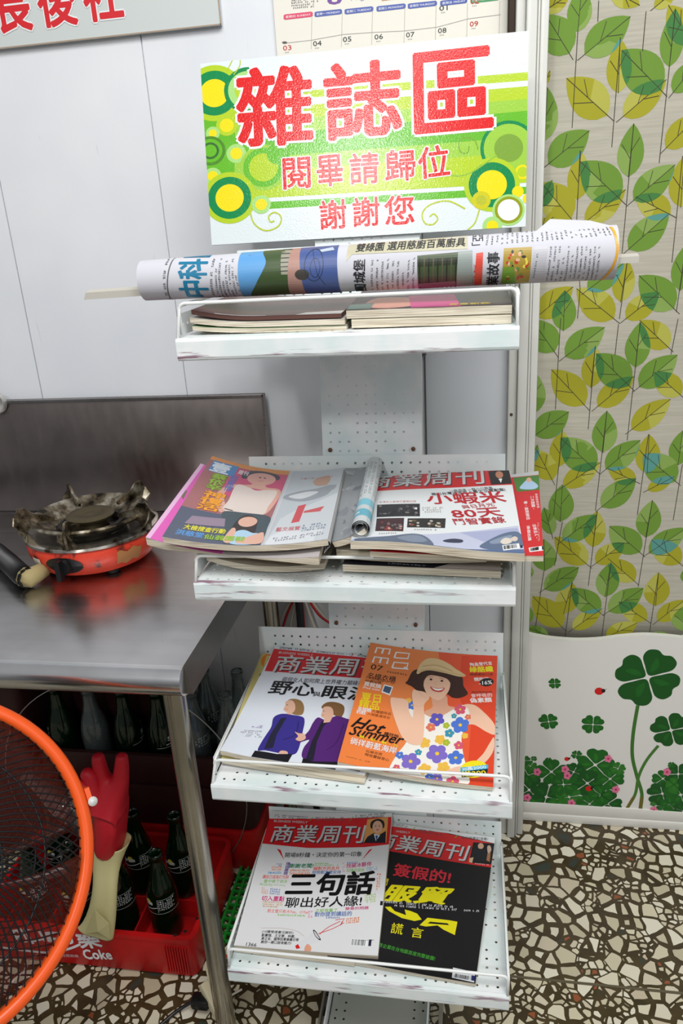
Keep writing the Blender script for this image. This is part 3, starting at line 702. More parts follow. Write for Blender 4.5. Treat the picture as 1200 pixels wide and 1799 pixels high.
# ================================================================ GAS STOVE
sx_, sy_ = -.6585, 1.168
st = thing('gas_stove', 'old red portable gas stove with blackened pan supports on the steel table', 'gas stove', (sx_, sy_, TZ))
SCC = Vector((sx_, sy_, TZ + .0012))
mred = mat('stove_red_enamel', (222, 66, 44), .35)
cR = ramp(mred, noise(mred, coords(mred), 26, 5, .65), [(.36, (96, 40, 28)), (.44, (216, 62, 40)), (.8, (232, 78, 52))]); L(mred, cR, bsdf(mred).inputs['Base Color'])
msoot = mat('sooty_steel', (92, 84, 72), .38, .85)
L(msoot, ramp(msoot, noise(msoot, coords(msoot), 34, 5, .6), [(.38, (36, 30, 24)), (.5, (110, 98, 78)), (.68, (196, 188, 172))]), bsdf(msoot).inputs['Base Color'])
mchr = mat('stained_chrome', (190, 184, 172), .22, .95)
L(mchr, ramp(mchr, noise(mchr, coords(mchr), 30, 4, .6), [(.36, (96, 78, 56)), (.48, (200, 196, 186))]), bsdf(mchr).inputs['Base Color'])
mblk = mat('burnt_black', (34, 32, 28), .55, .3)
R0 = .113
MB().lathe([(0, .006), (R0 - .028, .006), (R0 - .014, .012), (R0 - .002, .034), (R0, .050), (R0 - .003, .058), (R0 - .012, .060)], SCC, 56).o('stove_body', mred, st, 50)
for k in range(4):
    a = pi / 4 + k * pi / 2; MB().lathe([(.012, 0), (.012, .008), (.009, .012)], SCC + Vector((.075 * cos(a), .075 * sin(a), 0)), 12).o('foot', mblk, st, True)
MB().lathe([(R0 - .014, .059), (R0 + .0015, .059), (R0 + .002, .064), (R0 - .006, .0665), (R0 - .020, .066), (R0 - .034, .060), (.03, .059)], SCC, 56).o('drip_ring', mchr, st, 50)
MB().lathe([(.098, .083), (.101, .087), (.098, .090), (.094, .089), (.078, .077), (.064, .070), (.060, .068), (.060, .066), (.066, .068), (.082, .075), (.096, .083)], SCC, 56).o('wind_ring', msoot, st, 50)
MB().lathe([(.058, .060), (.056, .072), (.050, .073), (.049, .062)], SCC, 44).o('inner_ring', mblk, st, 50)
bh = MB().lathe([(.026, .060), (.028, .074), (.040, .079), (.042, .084), (.038, .087), (.022, .088), (.019, .085), (.006, .085), (0, .088)], SCC, 44).o('burner', mat('burner_brass', (88, 78, 56), .5, .6), st, 50)
for k in range(6):
    a = k * pi / 3 + .3; MB().box((-.0015, -.0015, 0), (.0015, .009, .0018)).o('slot', mblk, bh)
    o_ = COL.objects[-1]
    o_.rotation_euler.z = a; o_.location = Vector((.030 * cos(a + pi / 2), .030 * sin(a + pi / 2), .0868)) + SCC - Vector(st.location)
for k, a in enumerate([radians(-82 + 72 * k_) for k_ in range(5)]):
    d = Vector((cos(a), sin(a), 0)); p = Vector((-sin(a), cos(a), 0)); q = MB()
    pr = [(.112, .062), (.122, .066), (.124, .098), (.116, .112), (.104, .112), (.092, .100), (.070, .094), (.058, .088), (.060, .082), (.086, .085), (.098, .078)]
    m_ = len(pr); tw = .0022
    for s_ in (-1, 1): q.v += [SCC + d * r_ + Vector((0, 0, z_)) + p * tw * s_ for r_, z_ in pr]
    q.f = [list(range(m_))[::-1], [m_ + i for i in range(m_)]] + [[i, (i + 1) % m_, m_ + (i + 1) % m_, m_ + i] for i in range(m_)]
    # folded base plate of the support
    for s_ in (-1, 1):
        b_ = SCC + d * .105 + Vector((0, 0, .064))
        q.add([b_ + p * .002 * s_, b_ + p * .014 * s_, b_ + d * .020 + p * .012 * s_ + Vector((0, 0, .022)), b_ + d * .018 + p * .002 * s_ + Vector((0, 0, .034)),
               b_ + p * .002 * s_ + d * .002, b_ + p * .014 * s_ + d * .002, b_ + d * .022 + p * .012 * s_ + Vector((0, 0, .022)), b_ + d * .020 + p * .002 * s_ + Vector((0, 0, .034))],
              [[0, 1, 2, 3], [4, 7, 6, 5], [0, 4, 5, 1], [1, 5, 6, 2], [2, 6, 7, 3], [3, 7, 4, 0]])
    q.o('pan_support', msoot, st)
ka = radians(-91); kd = Vector((cos(ka), sin(ka), 0)); kp = Vector((-sin(ka), cos(ka), 0)); kc = SCC + kd * (R0 - .006) + Vector((0, 0, .034))
def on_body(a, z, r=.0012):
    rr = (R0 - .014 + .012 * (z - .012) / .022) if z < .034 else R0 - .002 + .002 * (z - .034) / .016
    return SCC + Vector((cos(a) * (rr + r), sin(a) * (rr + r), z))
kpl = MB(); kpl.grid(lambda u, v: on_body(ka + (.30 * (v)) * cos(u * 2 * pi), .034 + .0165 * v * sin(u * 2 * pi)), 32, 4); kpl.o('knob_plate', mat('black_plastic', (22, 22, 24), .3), st, True)
T3 = Matrix((kp, Vector((0, 0, 1)), kd)).transposed()
kn = MB().lathe([(0, .012), (.013, .012), (.0145, .009), (.0155, .002), (.0155, 0)], kc, 28, T3); kn.o('knob', mat('black_plastic', (22, 22, 24), .3), st, 50)
kob = COL.objects[-1]
q = MB(); c0 = kc + kd * .0115
vs_ = [c0 + kp * x + Vector((0, 0, z)) + kd * y for y in (0, .012) for x, z in ((-.004, -.019), (.004, -.019), (.0045, .015), (-.0045, .015))]
q.add(vs_, [[3, 2, 1, 0], [4, 5, 6, 7], [0, 1, 5, 4], [1, 2, 6, 5], [2, 3, 7, 6], [3, 0, 4, 7]]); q.o('knob_grip', mat('black_plastic', (22, 22, 24), .3), kob)
MB().grid(lambda u, v: on_body(ka - .62 + .2 * u, .026 + .016 * v + .004 * sin(u * 9) * (1 - v)), 6, 3).o('sticker', mat('torn_white_sticker', (226, 216, 200), .6), st, True)
MB().grid(lambda u, v: on_body(ka + .80 + .42 * u, .022 + .024 * v + .003 * sin(u * 12)), 10, 3).o('rust_patch', mat('rubbed_label', (176, 120, 70), .6), st, True)
# igniter window, gas inlet with hose
inl = on_body(radians(-118), .022, -.012); ho = atZ(50, 1016, TZ + .019)
MB().tube([inl, inl + (ho - inl) * .5, ho], [.009, .011, .012], 12).o('gas_inlet', mat('tarnished_brass', (170, 140, 84), .45, .5), st, True)
hz = TZ + .0205
hp_ = catmull([ho, atZ(36, 1008, hz), atZ(12, 986, hz), atZ(-20, 962, hz), atZ(-80, 935, hz), atZ(-260, 905, hz)], 26, False)
hs = thing('gas_hose', 'black corrugated gas hose leading to the red stove from the left', 'hose', (ho.x - .2, ho.y, TZ))
HP = [p + Vector((0, 0, 0)) for p in hp_]; HR = [.0155 + .0022 * (1 if i % 2 else -1) for i in range(len(HP))]
for p in HP: p.z = max(p.z, TZ + .0190)
MB().tube(HP, HR, 14).o('hose', mat('black_hose', (26, 26, 28), .4), hs, 30)
MB().tube([ho + (inl - ho) * .75, ho + (inl - ho) * .35, ho, ho + (hp_[12] - ho)], [.0125, .0145, .0165, .0185], 9).o('tape', mat('dirty_sealing_tape', (166, 150, 104), .7), hs, True)

# ================================================================ MAGAZINES
def solve_back(px, py, front, h, zlo, zhi):
    lo, hi = zlo, zhi
    for _ in range(40):
        m_ = (lo + hi) / 2; d = (atZ(px, py, m_) - front).length
        if d > h: lo = m_
        else: hi = m_
    p = atZ(px, py, (lo + hi) / 2)
    if p.y > backY(p.z) - .008:
        lo, hi = p.z - .02, p.z + .06
        for _ in range(40):
            m_ = (lo + hi) / 2; q_ = atZ(px, py, m_)
            if q_.y > backY(q_.z) - .008: lo = m_
            else: hi = m_
        p = atZ(px, py, (lo + hi) / 2)
    return p
class Sheetlet:
    def __init__(s, bl, br, tr, tl, w=.21, h=.28, curl=None):
        s.c = [Vector(p) for p in (bl, br, tr, tl)]; s.w = w; s.h = h; s.curl = curl or (lambda a, b: 0)
    def P(s, u, v, d=0.):
        a, b = u / s.w, v / s.h; c = s.c
        p = c[0] * (1 - a) * (1 - b) + c[1] * a * (1 - b) + c[2] * a * b + c[3] * (1 - a) * b
        du = (c[1] - c[0]) * (1 - b) + (c[2] - c[3]) * b; dv = (c[3] - c[0]) * (1 - a) + (c[2] - c[1]) * a
        n = du.cross(dv).normalized()
        if n.z < 0: n = -n
        return p + n * (s.curl(a, b) + d)
def magazine(sh, thick, label, art=None, cover=(236, 238, 240), loc=None, group='magazines on the rack', pages=PAGE, name='magazine', cov_rough=.3, zmin=None):
    if zmin and zmin < .8:
        for p in sh.c: p.x = min(max(p.x, -.3585), .0525)
    for p in sh.c[2:]: p.y = min(p.y, backY(p.z) - .0085)
    c = (sh.c[0] + sh.c[1] + sh.c[2] + sh.c[3]) / 4
    r = thing(name, label, 'magazine', (c.x, c.y, c.z - thick), group)
    nu, nv = 16, 12; W_, H_ = sh.w, sh.h; b = MB(); n = (nu + 1) * (nv + 1)
    b.grid(lambda u, v: sh.P(u * W_, v * H_, -.0004), nu, nv)
    def bot(u, v):
        p = sh.P(u * W_, v * H_, -thick); t_ = sh.P(u * W_, v * H_, -.0008)
        if zmin: p.z = min(max(p.z, zmin), t_.z)
        return p
    b.grid(bot, nu, nv); b.f[nu * nv:] = [f[::-1] for f in b.f[nu * nv:]]
    def side(ids): 
        for i, j in zip(ids[:-1], ids[1:]): b.f.append([i, n + i, n + j, j])
    side([i for i in range(nu + 1)]); side([nv * (nu + 1) + i for i in range(nu + 1)][::-1])
    side([j * (nu + 1) for j in range(nv + 1)][::-1]); side([j * (nu + 1) + nu for j in range(nv + 1)])
    b.o('pages', pages, r)
    cv = MB(); cv.grid(lambda u, v: sh.P(u * W_, v * H_, .0), nu, nv); k = len(cv.v)
    cv.grid(lambda u, v: sh.P(u * W_, v * H_, -.0004), nu, nv)
    def side2(ids):
        for i, j in zip(ids[:-1], ids[1:]): cv.f.append([i, k + i, k + j, j])
    side2([i for i in range(nu + 1)]); side2([nv * (nu + 1) + i for i in range(nu + 1)][::-1]); side2([j * (nu + 1) for j in range(nv + 1)][::-1]); side2([j * (nu + 1) + nu for j in range(nv + 1)])
    co = cv.o('cover', mat('glossy_cover', cover, cov_rough), r, 60)
    if art: art.build('cover_print', r, sh.P, .014)
    return r
KR = (214, 28, 36); BLK = (22, 20, 24); SIL = (206, 212, 214); SHD = (96, 40, 48)
def masthead(A, x0, y0, x1, y1, h, x2=None):
    A.text('商業周刊', x0 + .012 * (x1 - x0), y0 + h * .05, x1 + .012 * (x1 - x0), y1 + h * .05, h, SHD, .012, .12)
    A.text('商業周刊', x0, y0, x1, y1, h, SIL, .010, .12)
def face(A, cx, cy, rx_, ry_, skin=(226, 178, 150)):
    A.circ(cx, cy, rx_, skin, ry_)
    for s_ in (-1, 1):
        A.circ(cx + s_ * rx_ * .38, cy - ry_ * .08, rx_ * .12, (60, 40, 36), ry_ * .07); A.line([(cx + s_ * rx_ * .6, cy - ry_ * .26), (cx + s_ * rx_ * .2, cy - ry_ * .3)], .0006, (80, 52, 44))
    A.line([(cx, cy - ry_ * .02), (cx - rx_ * .06, cy + ry_ * .2), (cx + rx_ * .08, cy + ry_ * .22)], .0005, (196, 140, 116)); A.blob([(cx - rx_ * .3, cy + ry_ * .42), (cx, cy + ry_ * .38), (cx + rx_ * .3, cy + ry_ * .42), (cx, cy + ry_ * .56)], (196, 70, 70))

# ---- shelf 4, left: white business weekly
def Q(px, z): return atZ(px[0], px[1], z)
def curlf(amp, axis=0, bias=.5): return lambda a, b: -amp * 4 * a * (1 - a) * (1 + .3 * (b - .5))
px4 = [(404, 1660), (664, 1679), (689, 1428), (477, 1424)]
fl = Q(px4[0], .3015); fr = Q(px4[1], .3000); fl.x = max(fl.x, -.3575)
S = Sheetlet(fl, fr, solve_back(*px4[2], fr, .285, .285, .36), solve_back(*px4[3], fl, .285, .285, .36), .213, .285, lambda a, b: -.0018 * 4 * a * (1 - a))
A = Art(.213, .285, corners=px4).view(390, 1400, 4)
A.poly([(300, 150), (1190, 138), (1190, 322), (1000, 340), (600, 345), (270, 318)], KR)
A.text('BUSINESS WEEKLY', 362, 172, 596, 178, 15, SIL, .012)
masthead(A, 335, 308, 1000, 312, 118)
A.poly([(1020, 152), (1168, 140), (1155, 312), (990, 308)], (226, 160, 90))
A.blob([(1060, 160), (1100, 150), (1138, 170), (1132, 215), (1050, 215), (1042, 180)], (34, 26, 26)); face(A, 1092, 205, 36, 42)
A.poly([(992, 312), (1020, 270), (1065, 245), (1100, 262), (1152, 232), (1150, 314)], (30, 32, 44)); A.poly([(1065, 250), (1080, 300), (1110, 262)], (226, 230, 236)); A.poly([(1076, 262), (1085, 300), (1096, 264)], (40, 70, 130))
A.dashes(368, 140, 600, 152, 372, 118, 2, (90, 90, 96), .0024, seed=3); A.dashes(650, 160, 870, 160, 650, 132, 2, (90, 90, 96), .0024, seed=4); A.dashes(935, 152, 1150, 138, 935, 122, 2, (90, 90, 96), .0024, seed=5)
A.line([(612, 160), (636, 134)], .001, (70, 170, 60)); A.line([(895, 160), (920, 132)], .001, (70, 170, 60))
A.poly([(380, 352), (404, 360), (428, 430)], KR); A.poly([(1056, 352), (1034, 358), (975, 432)], KR)
A.text('開場8秒鐘・決定你的第一印象', 432, 412, 978, 404, 34, BLK, .010, .05)
A.text('三句話', 430, 676, 1068, 668, 158, (8, 8, 10), .034, .16)
A.text('聊出好人緣!', 422, 764, 978, 752, 72, BLK, .014, .1)
BL2 = (70, 110, 180); OR = (236, 120, 40); GRN = (120, 190, 50); MAG = (206, 40, 120); PUR = (100, 60, 150); CYA = (40, 150, 210); TEAL2 = (20, 130, 90); SAL = (230, 90, 70)
for t_, x0, y0, x1, y1, h_, c_, bo in (('謝謝老闆!', 462, 484, 632, 482, 30, TEAL2, .02), ('越對方的名片', 630, 500, 818, 498, 26, SAL, .015), ('找破冰夥伴', 868, 484, 1050, 472, 32, MAG, .015), ('時間都怎麼安排', 622, 526, 828, 524, 24, BL2, .008), ('讓自己成為打光師', 272, 560, 455, 562, 26, SAL, .008),
                                    ('書中舉了很多', 280, 590, 445, 592, 24, GRN, .0), ('切入重點', 260, 716, 420, 720, 36, MAG, .02), ('對主管只有大Yes、小Yes', 298, 800, 590, 808, 26, SAL, .006), ('之前我看了', 640, 796, 800, 792, 24, GRN, .006), ('對你提到講話的', 634, 828, 905, 822, 34, BL2, .012), ('簡單的問題', 858, 782, 1028, 776, 22, MAG, .01), ('招牌式談話', 868, 512, 998, 508, 24, GRN, .0)):
    A.text(t_, x0, y0, x1, y1, h_, c_, bo, .08)
A.text('換\n成\n是\n我', 418, 532, 448, 534, 90, PUR, .02, .0)
for x0, y0, x1, y1, x2, y2, r_, c_ in ((462, 532, 605, 532, 466, 490, 2, OR), (640, 470, 812, 470, 642, 445, 2, GRN), (338, 505, 408, 505, 340, 472, 2, OR), (312, 528, 408, 528, 314, 508, 1, CYA), (252, 608, 430, 622, 256, 590, 2, GRN), (318, 670, 392, 676, 326, 625, 3, BL2), (262, 668, 310, 672, 266, 620, 4, (226, 150, 120)), (268, 762, 410, 768, 268, 716, 3, (206, 150, 50)), (370, 824, 570, 830, 372, 806, 1, GRN), (998, 736, 1080, 724, 1002, 672, 4, (160, 200, 60)), (862, 882, 960, 872, 862, 838, 3, OR), (1080, 640, 1112, 640, 1088, 520, 7, OR), (872, 456, 950, 452, 872, 440, 1, CYA), (1012, 504, 1092, 500, 1012, 478, 2, (120, 170, 210)), (586, 856, 620, 856, 590, 782, 4, (230, 120, 170)), (715, 842, 820, 842, 715, 828, 1, BL2), (836, 512, 858, 512, 840, 444, 5, (230, 150, 180)), (372, 475, 412, 476, 374, 450, 2, BL2)):
    A.dashes(x0, y0, x1, y1, x2, y2, r_, c_, .0026, .92, seed=int(x0))
A.line([(660, 950), (760, 915), (850, 870)], .0011, KR, True); A.line([(668, 955), (730, 905), (820, 860)], .0011, KR, True); A.line([(785, 852), (850, 842), (822, 890), (835, 862)], .0011, KR)
A.poly([(492, 1036), (520, 1020), (640, 925), (676, 995), (530, 1062), (505, 1060)], (222, 222, 226)); A.blob([(622, 925), (640, 930), (676, 990), (664, 996), (635, 965)], (44, 40, 44)); A.blob([(628, 932), (642, 942), (668, 984), (658, 984), (638, 962)], (206, 206, 210))
A.poly([(490, 1040), (512, 1026), (526, 1056), (500, 1062)], (210, 24, 30)); A.blob([(560, 1050), (580, 1026), (606, 1048), (600, 1080), (572, 1110), (552, 1110), (556, 1076)], (226, 160, 130)); A.poly([(560, 1090), (596, 1082), (574, 1112), (552, 1112)], (236, 150, 60))
A.line([(250, 912), (400, 912), (500, 930), (560, 970)], .0004, (190, 150, 120), True)
A.text('(10種情境實況解析)', 256, 950, 478, 958, 24, (40, 40, 44), .006, .1)
for i, t_ in enumerate(('劉寶傑、王文華、林嚴、', '黑立言、國際冠軍兼義日等', '教你一開口就有魅力!')): A.text(t_, 252 - i * 3, 974 + i * 25, (492, 516, 462)[i], 982 + i * 25, 22, BLK, .01, .1)
A.text('1366', 140, 1042, 212, 1048, 25, BLK, .012)
A.rect(.172, .0145, .196, .027, WHITE)
for i in range(16): A.rect(.173 + i * .00125, .0155, .173 + i * .00125 + random.choice((.0004, .0008)), .026, (30, 30, 34))
A.rect(.1975, .0155, .2015, .027, (30, 30, 60)); A.dashes(945, 1008, 1090, 1004, 945, 998, 1, (120, 120, 120), .002)
A.rect(.2085, .09, .2125, .098, BLK)
magazine(S, .0105, 'white magazine with red masthead and big black 三句話 headline on the lowest shelf', A, (226, 226, 228))

# ---- shelf 4, right: black cover
pxb = [(575, 1680), (835, 1728), (870, 1471), (645, 1432)]
fl = Q(pxb[0], .2905); fr = atY(*pxb[1], .8085)
S = Sheetlet(fl, fr, solve_back(*pxb[2], fr, .275, .27, .36), Q(pxb[3], S.c[2].z - .0135), .213, .28, lambda a, b: -.0015 * 4 * a * (1 - a))
A = Art(.213, .28, corners=pxb).view(640, 1400, 4)
A.rect(0, 0, .213, .28, BLK)
A.poly([(0, 120), (180, 155), (560, 200), (930, 285), (925, 330), (600, 245), (0, 160)], (228, 230, 232))
A.poly([(-60, 150), (180, 188), (560, 240), (915, 330), (892, 502), (560, 440), (200, 372), (-90, 330)], (216, 40, 44))
masthead(A, 60, 330, 728, 455, 118)
A.text('WEEKLY', 226, 232, 328, 244, 14, SIL, .01)
A.poly([(768, 315), (918, 330), (890, 480), (738, 462)], (24, 22, 28)); A.circ(820, 345, 20, (214, 170, 146), 22); A.blob([(768, 370), (820, 365), (852, 380), (848, 450), (760, 440)], (30, 32, 40)); A.blob([(865, 350), (885, 345), (892, 380), (870, 400)], (206, 176, 160)); A.poly([(742, 430), (770, 425), (760, 465), (738, 460)], (220, 190, 150)); A.poly([(866, 400), (888, 396), (880, 462), (858, 450)], (170, 120, 80)); A.dashes(768, 472, 885, 490, 770, 462, 1, (220, 220, 220), .002)
A.dashes(186, 180, 330, 205, 188, 160, 2, (70, 70, 76), .0024); A.dashes(386, 235, 555, 262, 388, 208, 2, (70, 70, 76), .0024, seed=5); A.text('為何晉惠妃潑墨?', 686, 290, 872, 306, 22, (60, 60, 66), .004)
A.line([(340, 220), (362, 198)], .0012, (80, 180, 60)); A.line([(640, 280), (662, 258)], .0012, (80, 180, 60))
A.text('簽假的!', 206, 545, 602, 612, 92, (206, 44, 60), .022, .02)
YW = (226, 216, 20)
A.text('聞', 128, 612, 166, 618, 50, YW, .02, .1)
A.text('服貿', 105, 722, 630, 762, 118, YW, .035, .35)
A.poly([(150, 770), (190, 768), (220, 800), (300, 830), (290, 790), (330, 800), (378, 820), (410, 862), (360, 872), (270, 850), (180, 800)], YW)
A.poly([(395, 902), (450, 850), (600, 870), (658, 882), (640, 975), (560, 935), (520, 905), (440, 912)], YW); A.poly([(470, 878), (590, 892), (600, 905), (450, 890)], BLK)
A.text('謊', 190, 955, 272, 968, 76, YW, .01); A.text('言', 332, 984, 415, 996, 72, YW, .01)
A.dashes(130, 742, 640, 790, 132, 718, 1, (210, 210, 214), .0026); A.dashes(215, 770, 822, 822, 218, 750, 1, (210, 210, 214), .0026, seed=9)
A.text('首企業在台地圖首度完整披露!', 104, 1050, 500, 1152, 30, (66, 160, 50), .006)
A.poly([(628, 1200), (780, 1235), (772, 1305), (620, 1270)], (226, 228, 232)); 
for i in range(18): A.line([(645 + i * 5.2, 1242 + i * 1.1), (641 + i * 5.2, 1268 + i * 1.1)], random.choice((.0004, .0008)), BLK)
A.poly([(755, 1255), (778, 1260), (774, 1295), (752, 1290)], (40, 50, 120))
magazine(S, .0100, 'black covered magazine with yellow and red headline, right side of the lowest shelf', A, BLK, zmin=.2797)
S = Sheetlet((-.357, .826, .2895), (-.170, .822, .2885), (-.205, 1.05, .2885), (-.355, 1.055, .2895), .21, .25)
magazine(S, .0078, 'worn magazine under the white three-word headline magazine, flat on the lowest shelf', None, (200, 190, 170))
# ---- shelf 3
pxy = [(377, 1333), (640, 1368), (690, 1180), (453, 1141)]
px3 = [(380, 1321), (641, 1361), (702, 1158), (484, 1135)]
b_l = solve_back(*px3[3], Q(px3[0], .622), .28, .61, .70); b_r = solve_back(*px3[2], atY(*px3[1], .86), .275, .61, .70)
fl = Q(pxy[0], .6085); fr = atY(*pxy[1], .853); fr.z = .5995; fl.x = max(fl.x, -.3585)
S = Sheetlet(fl, fr, Q(pxy[2], b_r.z - .0130), Q(pxy[3], b_l.z - .0135), .213, .28); S.c[3].x = -.3575; S.c[0].x = -.3585
A = Art(.213, .28, corners=pxy).view(360, 1080, 4.286)
A.rect(0, 0, .213, .28, (214, 206, 186)); A.rect(0, 0, .045, .28, (226, 214, 140)); A.circ(470, 335, 75, (250, 140, 40), 70); A.text('F', 415, 380, 462, 385, 95, (216, 216, 130), .03, .15)
A.text('04', 376, 462, 440, 468, 34, BLK, .006); A.dashes(330, 620, 380, 622, 362, 490, 6, (220, 110, 130), .0026); A.line([(135, 955), (170, 870)], .002, (250, 140, 60))
magazine(S, .0085, 'pale yellow magazine with an orange letter disc, lowest and leftmost in the third shelf', A, (214, 206, 186), zmin=.5962)
px3 = [(380, 1321), (641, 1361), (702, 1158), (484, 1135)]
fl = Q(px3[0], .622); fr = atY(*px3[1], .8600); fl.x = max(fl.x, -.3575)
S = Sheetlet(fl, fr, solve_back(*px3[2], fr, .275, .61, .70), solve_back(*px3[3], fl, .28, .61, .70), .213, .28, lambda a, b: .0035 * max(0, 1 - a * 5) * max(0, 1 - b * 4))
A = Art(.213, .28, corners=px3).view(360, 1080, 4.286)
A.rect(0, 0, .213, .28, (226, 232, 242))
A.poly([(520, 255), (1200, 322), (1500, 350), (1500, 505), (1180, 475), (445, 420)], KR)
A.text('BUSINESS WEEKLY', 552, 290, 806, 312, 16, SIL, .01)
A.text('商業周刊', 515, 432, 1382, 480, 128, SHD, .012, .12); A.text('商業周刊', 505, 425, 1372, 472, 128, SIL, .010, .12)
A.dashes(560, 258, 790, 280, 566, 236, 1, (60, 60, 66), .0026, seed=7); A.dashes(822, 284, 1090, 306, 826, 264, 1, (60, 60, 66), .0026, seed=8); A.dashes(1130, 312, 1300, 330, 1132, 290, 1, (60, 60, 66), .0026, seed=8)
A.line([(795, 282), (820, 250)], .0014, KR); A.line([(1096, 312), (1126, 282)], .0014, KR)
A.text('兩個女人如何爬上世界權力顛峰?', 568, 500, 1158, 532, 36, (60, 60, 70), .004, .12)
A.text('野心', 462, 590, 800, 612, 98, BLK, .022, .1); A.text('與', 800, 612, 856, 614, 36, BLK, .01); A.text('眼淚', 862, 622, 1260, 648, 98, BLK, .022, .1)
# figure left, blue jacket
HA = (150, 116, 76); SKN = (226, 180, 156)
A.blob([(612, 640), (660, 628), (712, 644), (734, 690), (724, 740), (690, 752), (640, 740), (600, 690)], HA)
A.blob([(598, 648), (640, 640), (664, 668), (662, 716), (628, 740), (590, 724), (576, 708), (588, 684)], SKN); A.line([(590, 706), (610, 710)], .0007, (170, 70, 70)); A.circ(606, 674, 5, (60, 50, 50), 3); A.poly([(590, 740), (640, 728), (640, 770), (570, 776)], SKN)
BJ = (58, 48, 140)
A.blob([(500, 770), (560, 742), (640, 750), (720, 765), (736, 800), (722, 870), (690, 1000), (650, 1050), (560, 1045), (430, 1020), (372, 1020), (400, 960), (440, 900), (480, 840)], BJ)
A.poly([(556, 776), (600, 770), (580, 800), (520, 900), (490, 1000), (420, 1010), (470, 900)], (36, 36, 52)); A.line([(690, 800), (660, 900), (560, 940)], .0012, (34, 28, 92), True); A.line([(545, 790), (500, 920), (450, 1020)], .001, (34, 28, 92), True)
A.blob([(528, 1048), (550, 1022), (596, 1028), (600, 1050), (560, 1072), (526, 1068)], SKN)
A.poly([(305, 1090), (350, 1022), (420, 1030), (520, 1048), (640, 1048), (600, 1115), (520, 1145), (420, 1120)], (24, 24, 32))
# figure right, purple jacket
A.blob([(866, 690), (910, 655), (980, 655), (1036, 680), (1040, 730), (1010, 772), (960, 750), (900, 720)], (128, 92, 56))
A.blob([(884, 692), (930, 688), (956, 716), (950, 768), (900, 778), (864, 762), (870, 730)], SKN); A.line([(866, 752), (886, 752)], .0007, (170, 70, 70)); A.circ(884, 720, 5, (60, 50, 50), 3)
PJ = (84, 36, 116)
A.blob([(840, 770), (900, 790), (980, 760), (1060, 780), (1100, 800), (1080, 900), (1040, 1000), (1000, 1110), (900, 1112), (780, 1105), (712, 1070), (726, 1000), (770, 940), (690, 962), (680, 950), (760, 880), (800, 810)], PJ)
A.poly([(868, 800), (920, 800), (880, 840), (830, 950), (800, 1100), (740, 1090), (790, 950)], (34, 30, 50)); A.poly([(890, 775), (950, 770), (930, 806), (880, 812)], SKN); A.line([(1040, 820), (980, 960), (900, 1020)], .0012, (56, 20, 84), True)
A.blob([(660, 880), (690, 890), (732, 896), (742, 930), (700, 950), (664, 936), (684, 912)], SKN)
A.poly([(700, 1150), (720, 1080), (800, 1105), (1000, 1110), (960, 1190), (900, 1195), (760, 1180)], (24, 22, 30))
A.text('希拉蕊', 326, 846, 410, 852, 22, PUR, .01, .1); A.dashes(240, 915, 420, 925, 248, 860, 4, (110, 110, 116), .0026)
A.poly([(1040, 1135), (1185, 1165), (1180, 1195), (1034, 1165)], WHITE)
for i in range(20): A.line([(1050 + i * 6, 1142 + i * 1.3), (1048 + i * 6, 1160 + i * 1.3)], random.choice((.0004, .0008)), BLK)
magazine(S, .0085, 'white magazine with two figures in blue and purple jackets, left on the third shelf', A, (228, 232, 240), zmin=.5998)
pxm = [(593, 1338), (866.5, 1383), (874, 1152), (651, 1128.5)]
fl = atY(*pxm[0], .862); fr = atY(*pxm[1], .8545); pass
S = Sheetlet(fl, fr, solve_back(*pxm[2], fr, .278, .62, .72), solve_back(*pxm[3], fl, .282, .62, .72), .213, .28, lambda a, b: -.0052 * 4 * a * (1 - a))
A = Art(.213, .28, corners=pxm).view(590, 1080, 3.6364)
A.rect(0, 0, .213, .28, (236, 136, 76)); A.poly([(640, 150), (1040, 250), (1010, 1110), (780, 1090), (700, 600)], (232, 92, 56)); A.poly([(800, 250), (1040, 250), (1008, 1110), (830, 1080), (860, 700), (780, 500)], (226, 72, 42)); A.poly([(12, 935), (110, 600), (150, 420), (330, 500), (380, 720), (330, 990)], (240, 132, 66))
for (x0, y0, x1, y1, h_, t_) in ((242, 240, 352, 256, 42, 'mo'), (228, 300, 340, 318, 42, 'ma')): pass
def logo(x, y, w_, h_, kind):
    T = .0032
    if kind == 'm':
        A.line([(x, y), (x + w_ * .12, y - h_), (x + w_ * .95, y - h_ * .86), (x + w_ * .85, y + h_ * .1)], T, WHITE); A.line([(x + w_ * .42, y + h_ * .04), (x + w_ * .53, y - h_ * .9)], T, WHITE)
    else:
        A.line([(x, y), (x + w_ * .12, y - h_), (x + w_ * .95, y - h_ * .86), (x + w_ * .85, y + h_ * .1), (x, y)], T, WHITE)
        if kind == 'a': A.line([(x + w_ * .7, y - h_ * .2), (x + w_ * .95, y + h_ * .2)], T, WHITE)
logo(250, 240, 100, 34, 'm'); logo(370, 262, 100, 34, 'o'); logo(234, 300, 104, 36, 'm'); logo(356, 326, 106, 36, 'a')
A.text('07', 218, 340, 290, 352, 34, BLK, .006); A.dashes(305, 355, 450, 375, 308, 340, 1, (80, 50, 40), .004)
A.text('名模衣櫃', 200, 396, 376, 414, 34, BLK, .012); A.text('Lady&Sporty', 190, 404, 372, 432, 22, BLK, .004, .25); A.text('好康加碼', 186, 424, 286, 432, 18, BLK, .004); A.text('買就抽', 178, 448, 282, 460, 28, WHITE, .018)
A.text('iPad mini', 172, 464, 276, 476, 14, WHITE, .008); A.poly([(305, 432), (362, 444), (342, 500), (288, 482)], WHITE); A.poly([(310, 440), (354, 450), (338, 490), (296, 476)], (70, 90, 120))
A.text('夏日', 158, 542, 280, 552, 52, (240, 220, 30), .014); A.text('精品', 145, 588, 270, 598, 50, (240, 220, 30), .014)
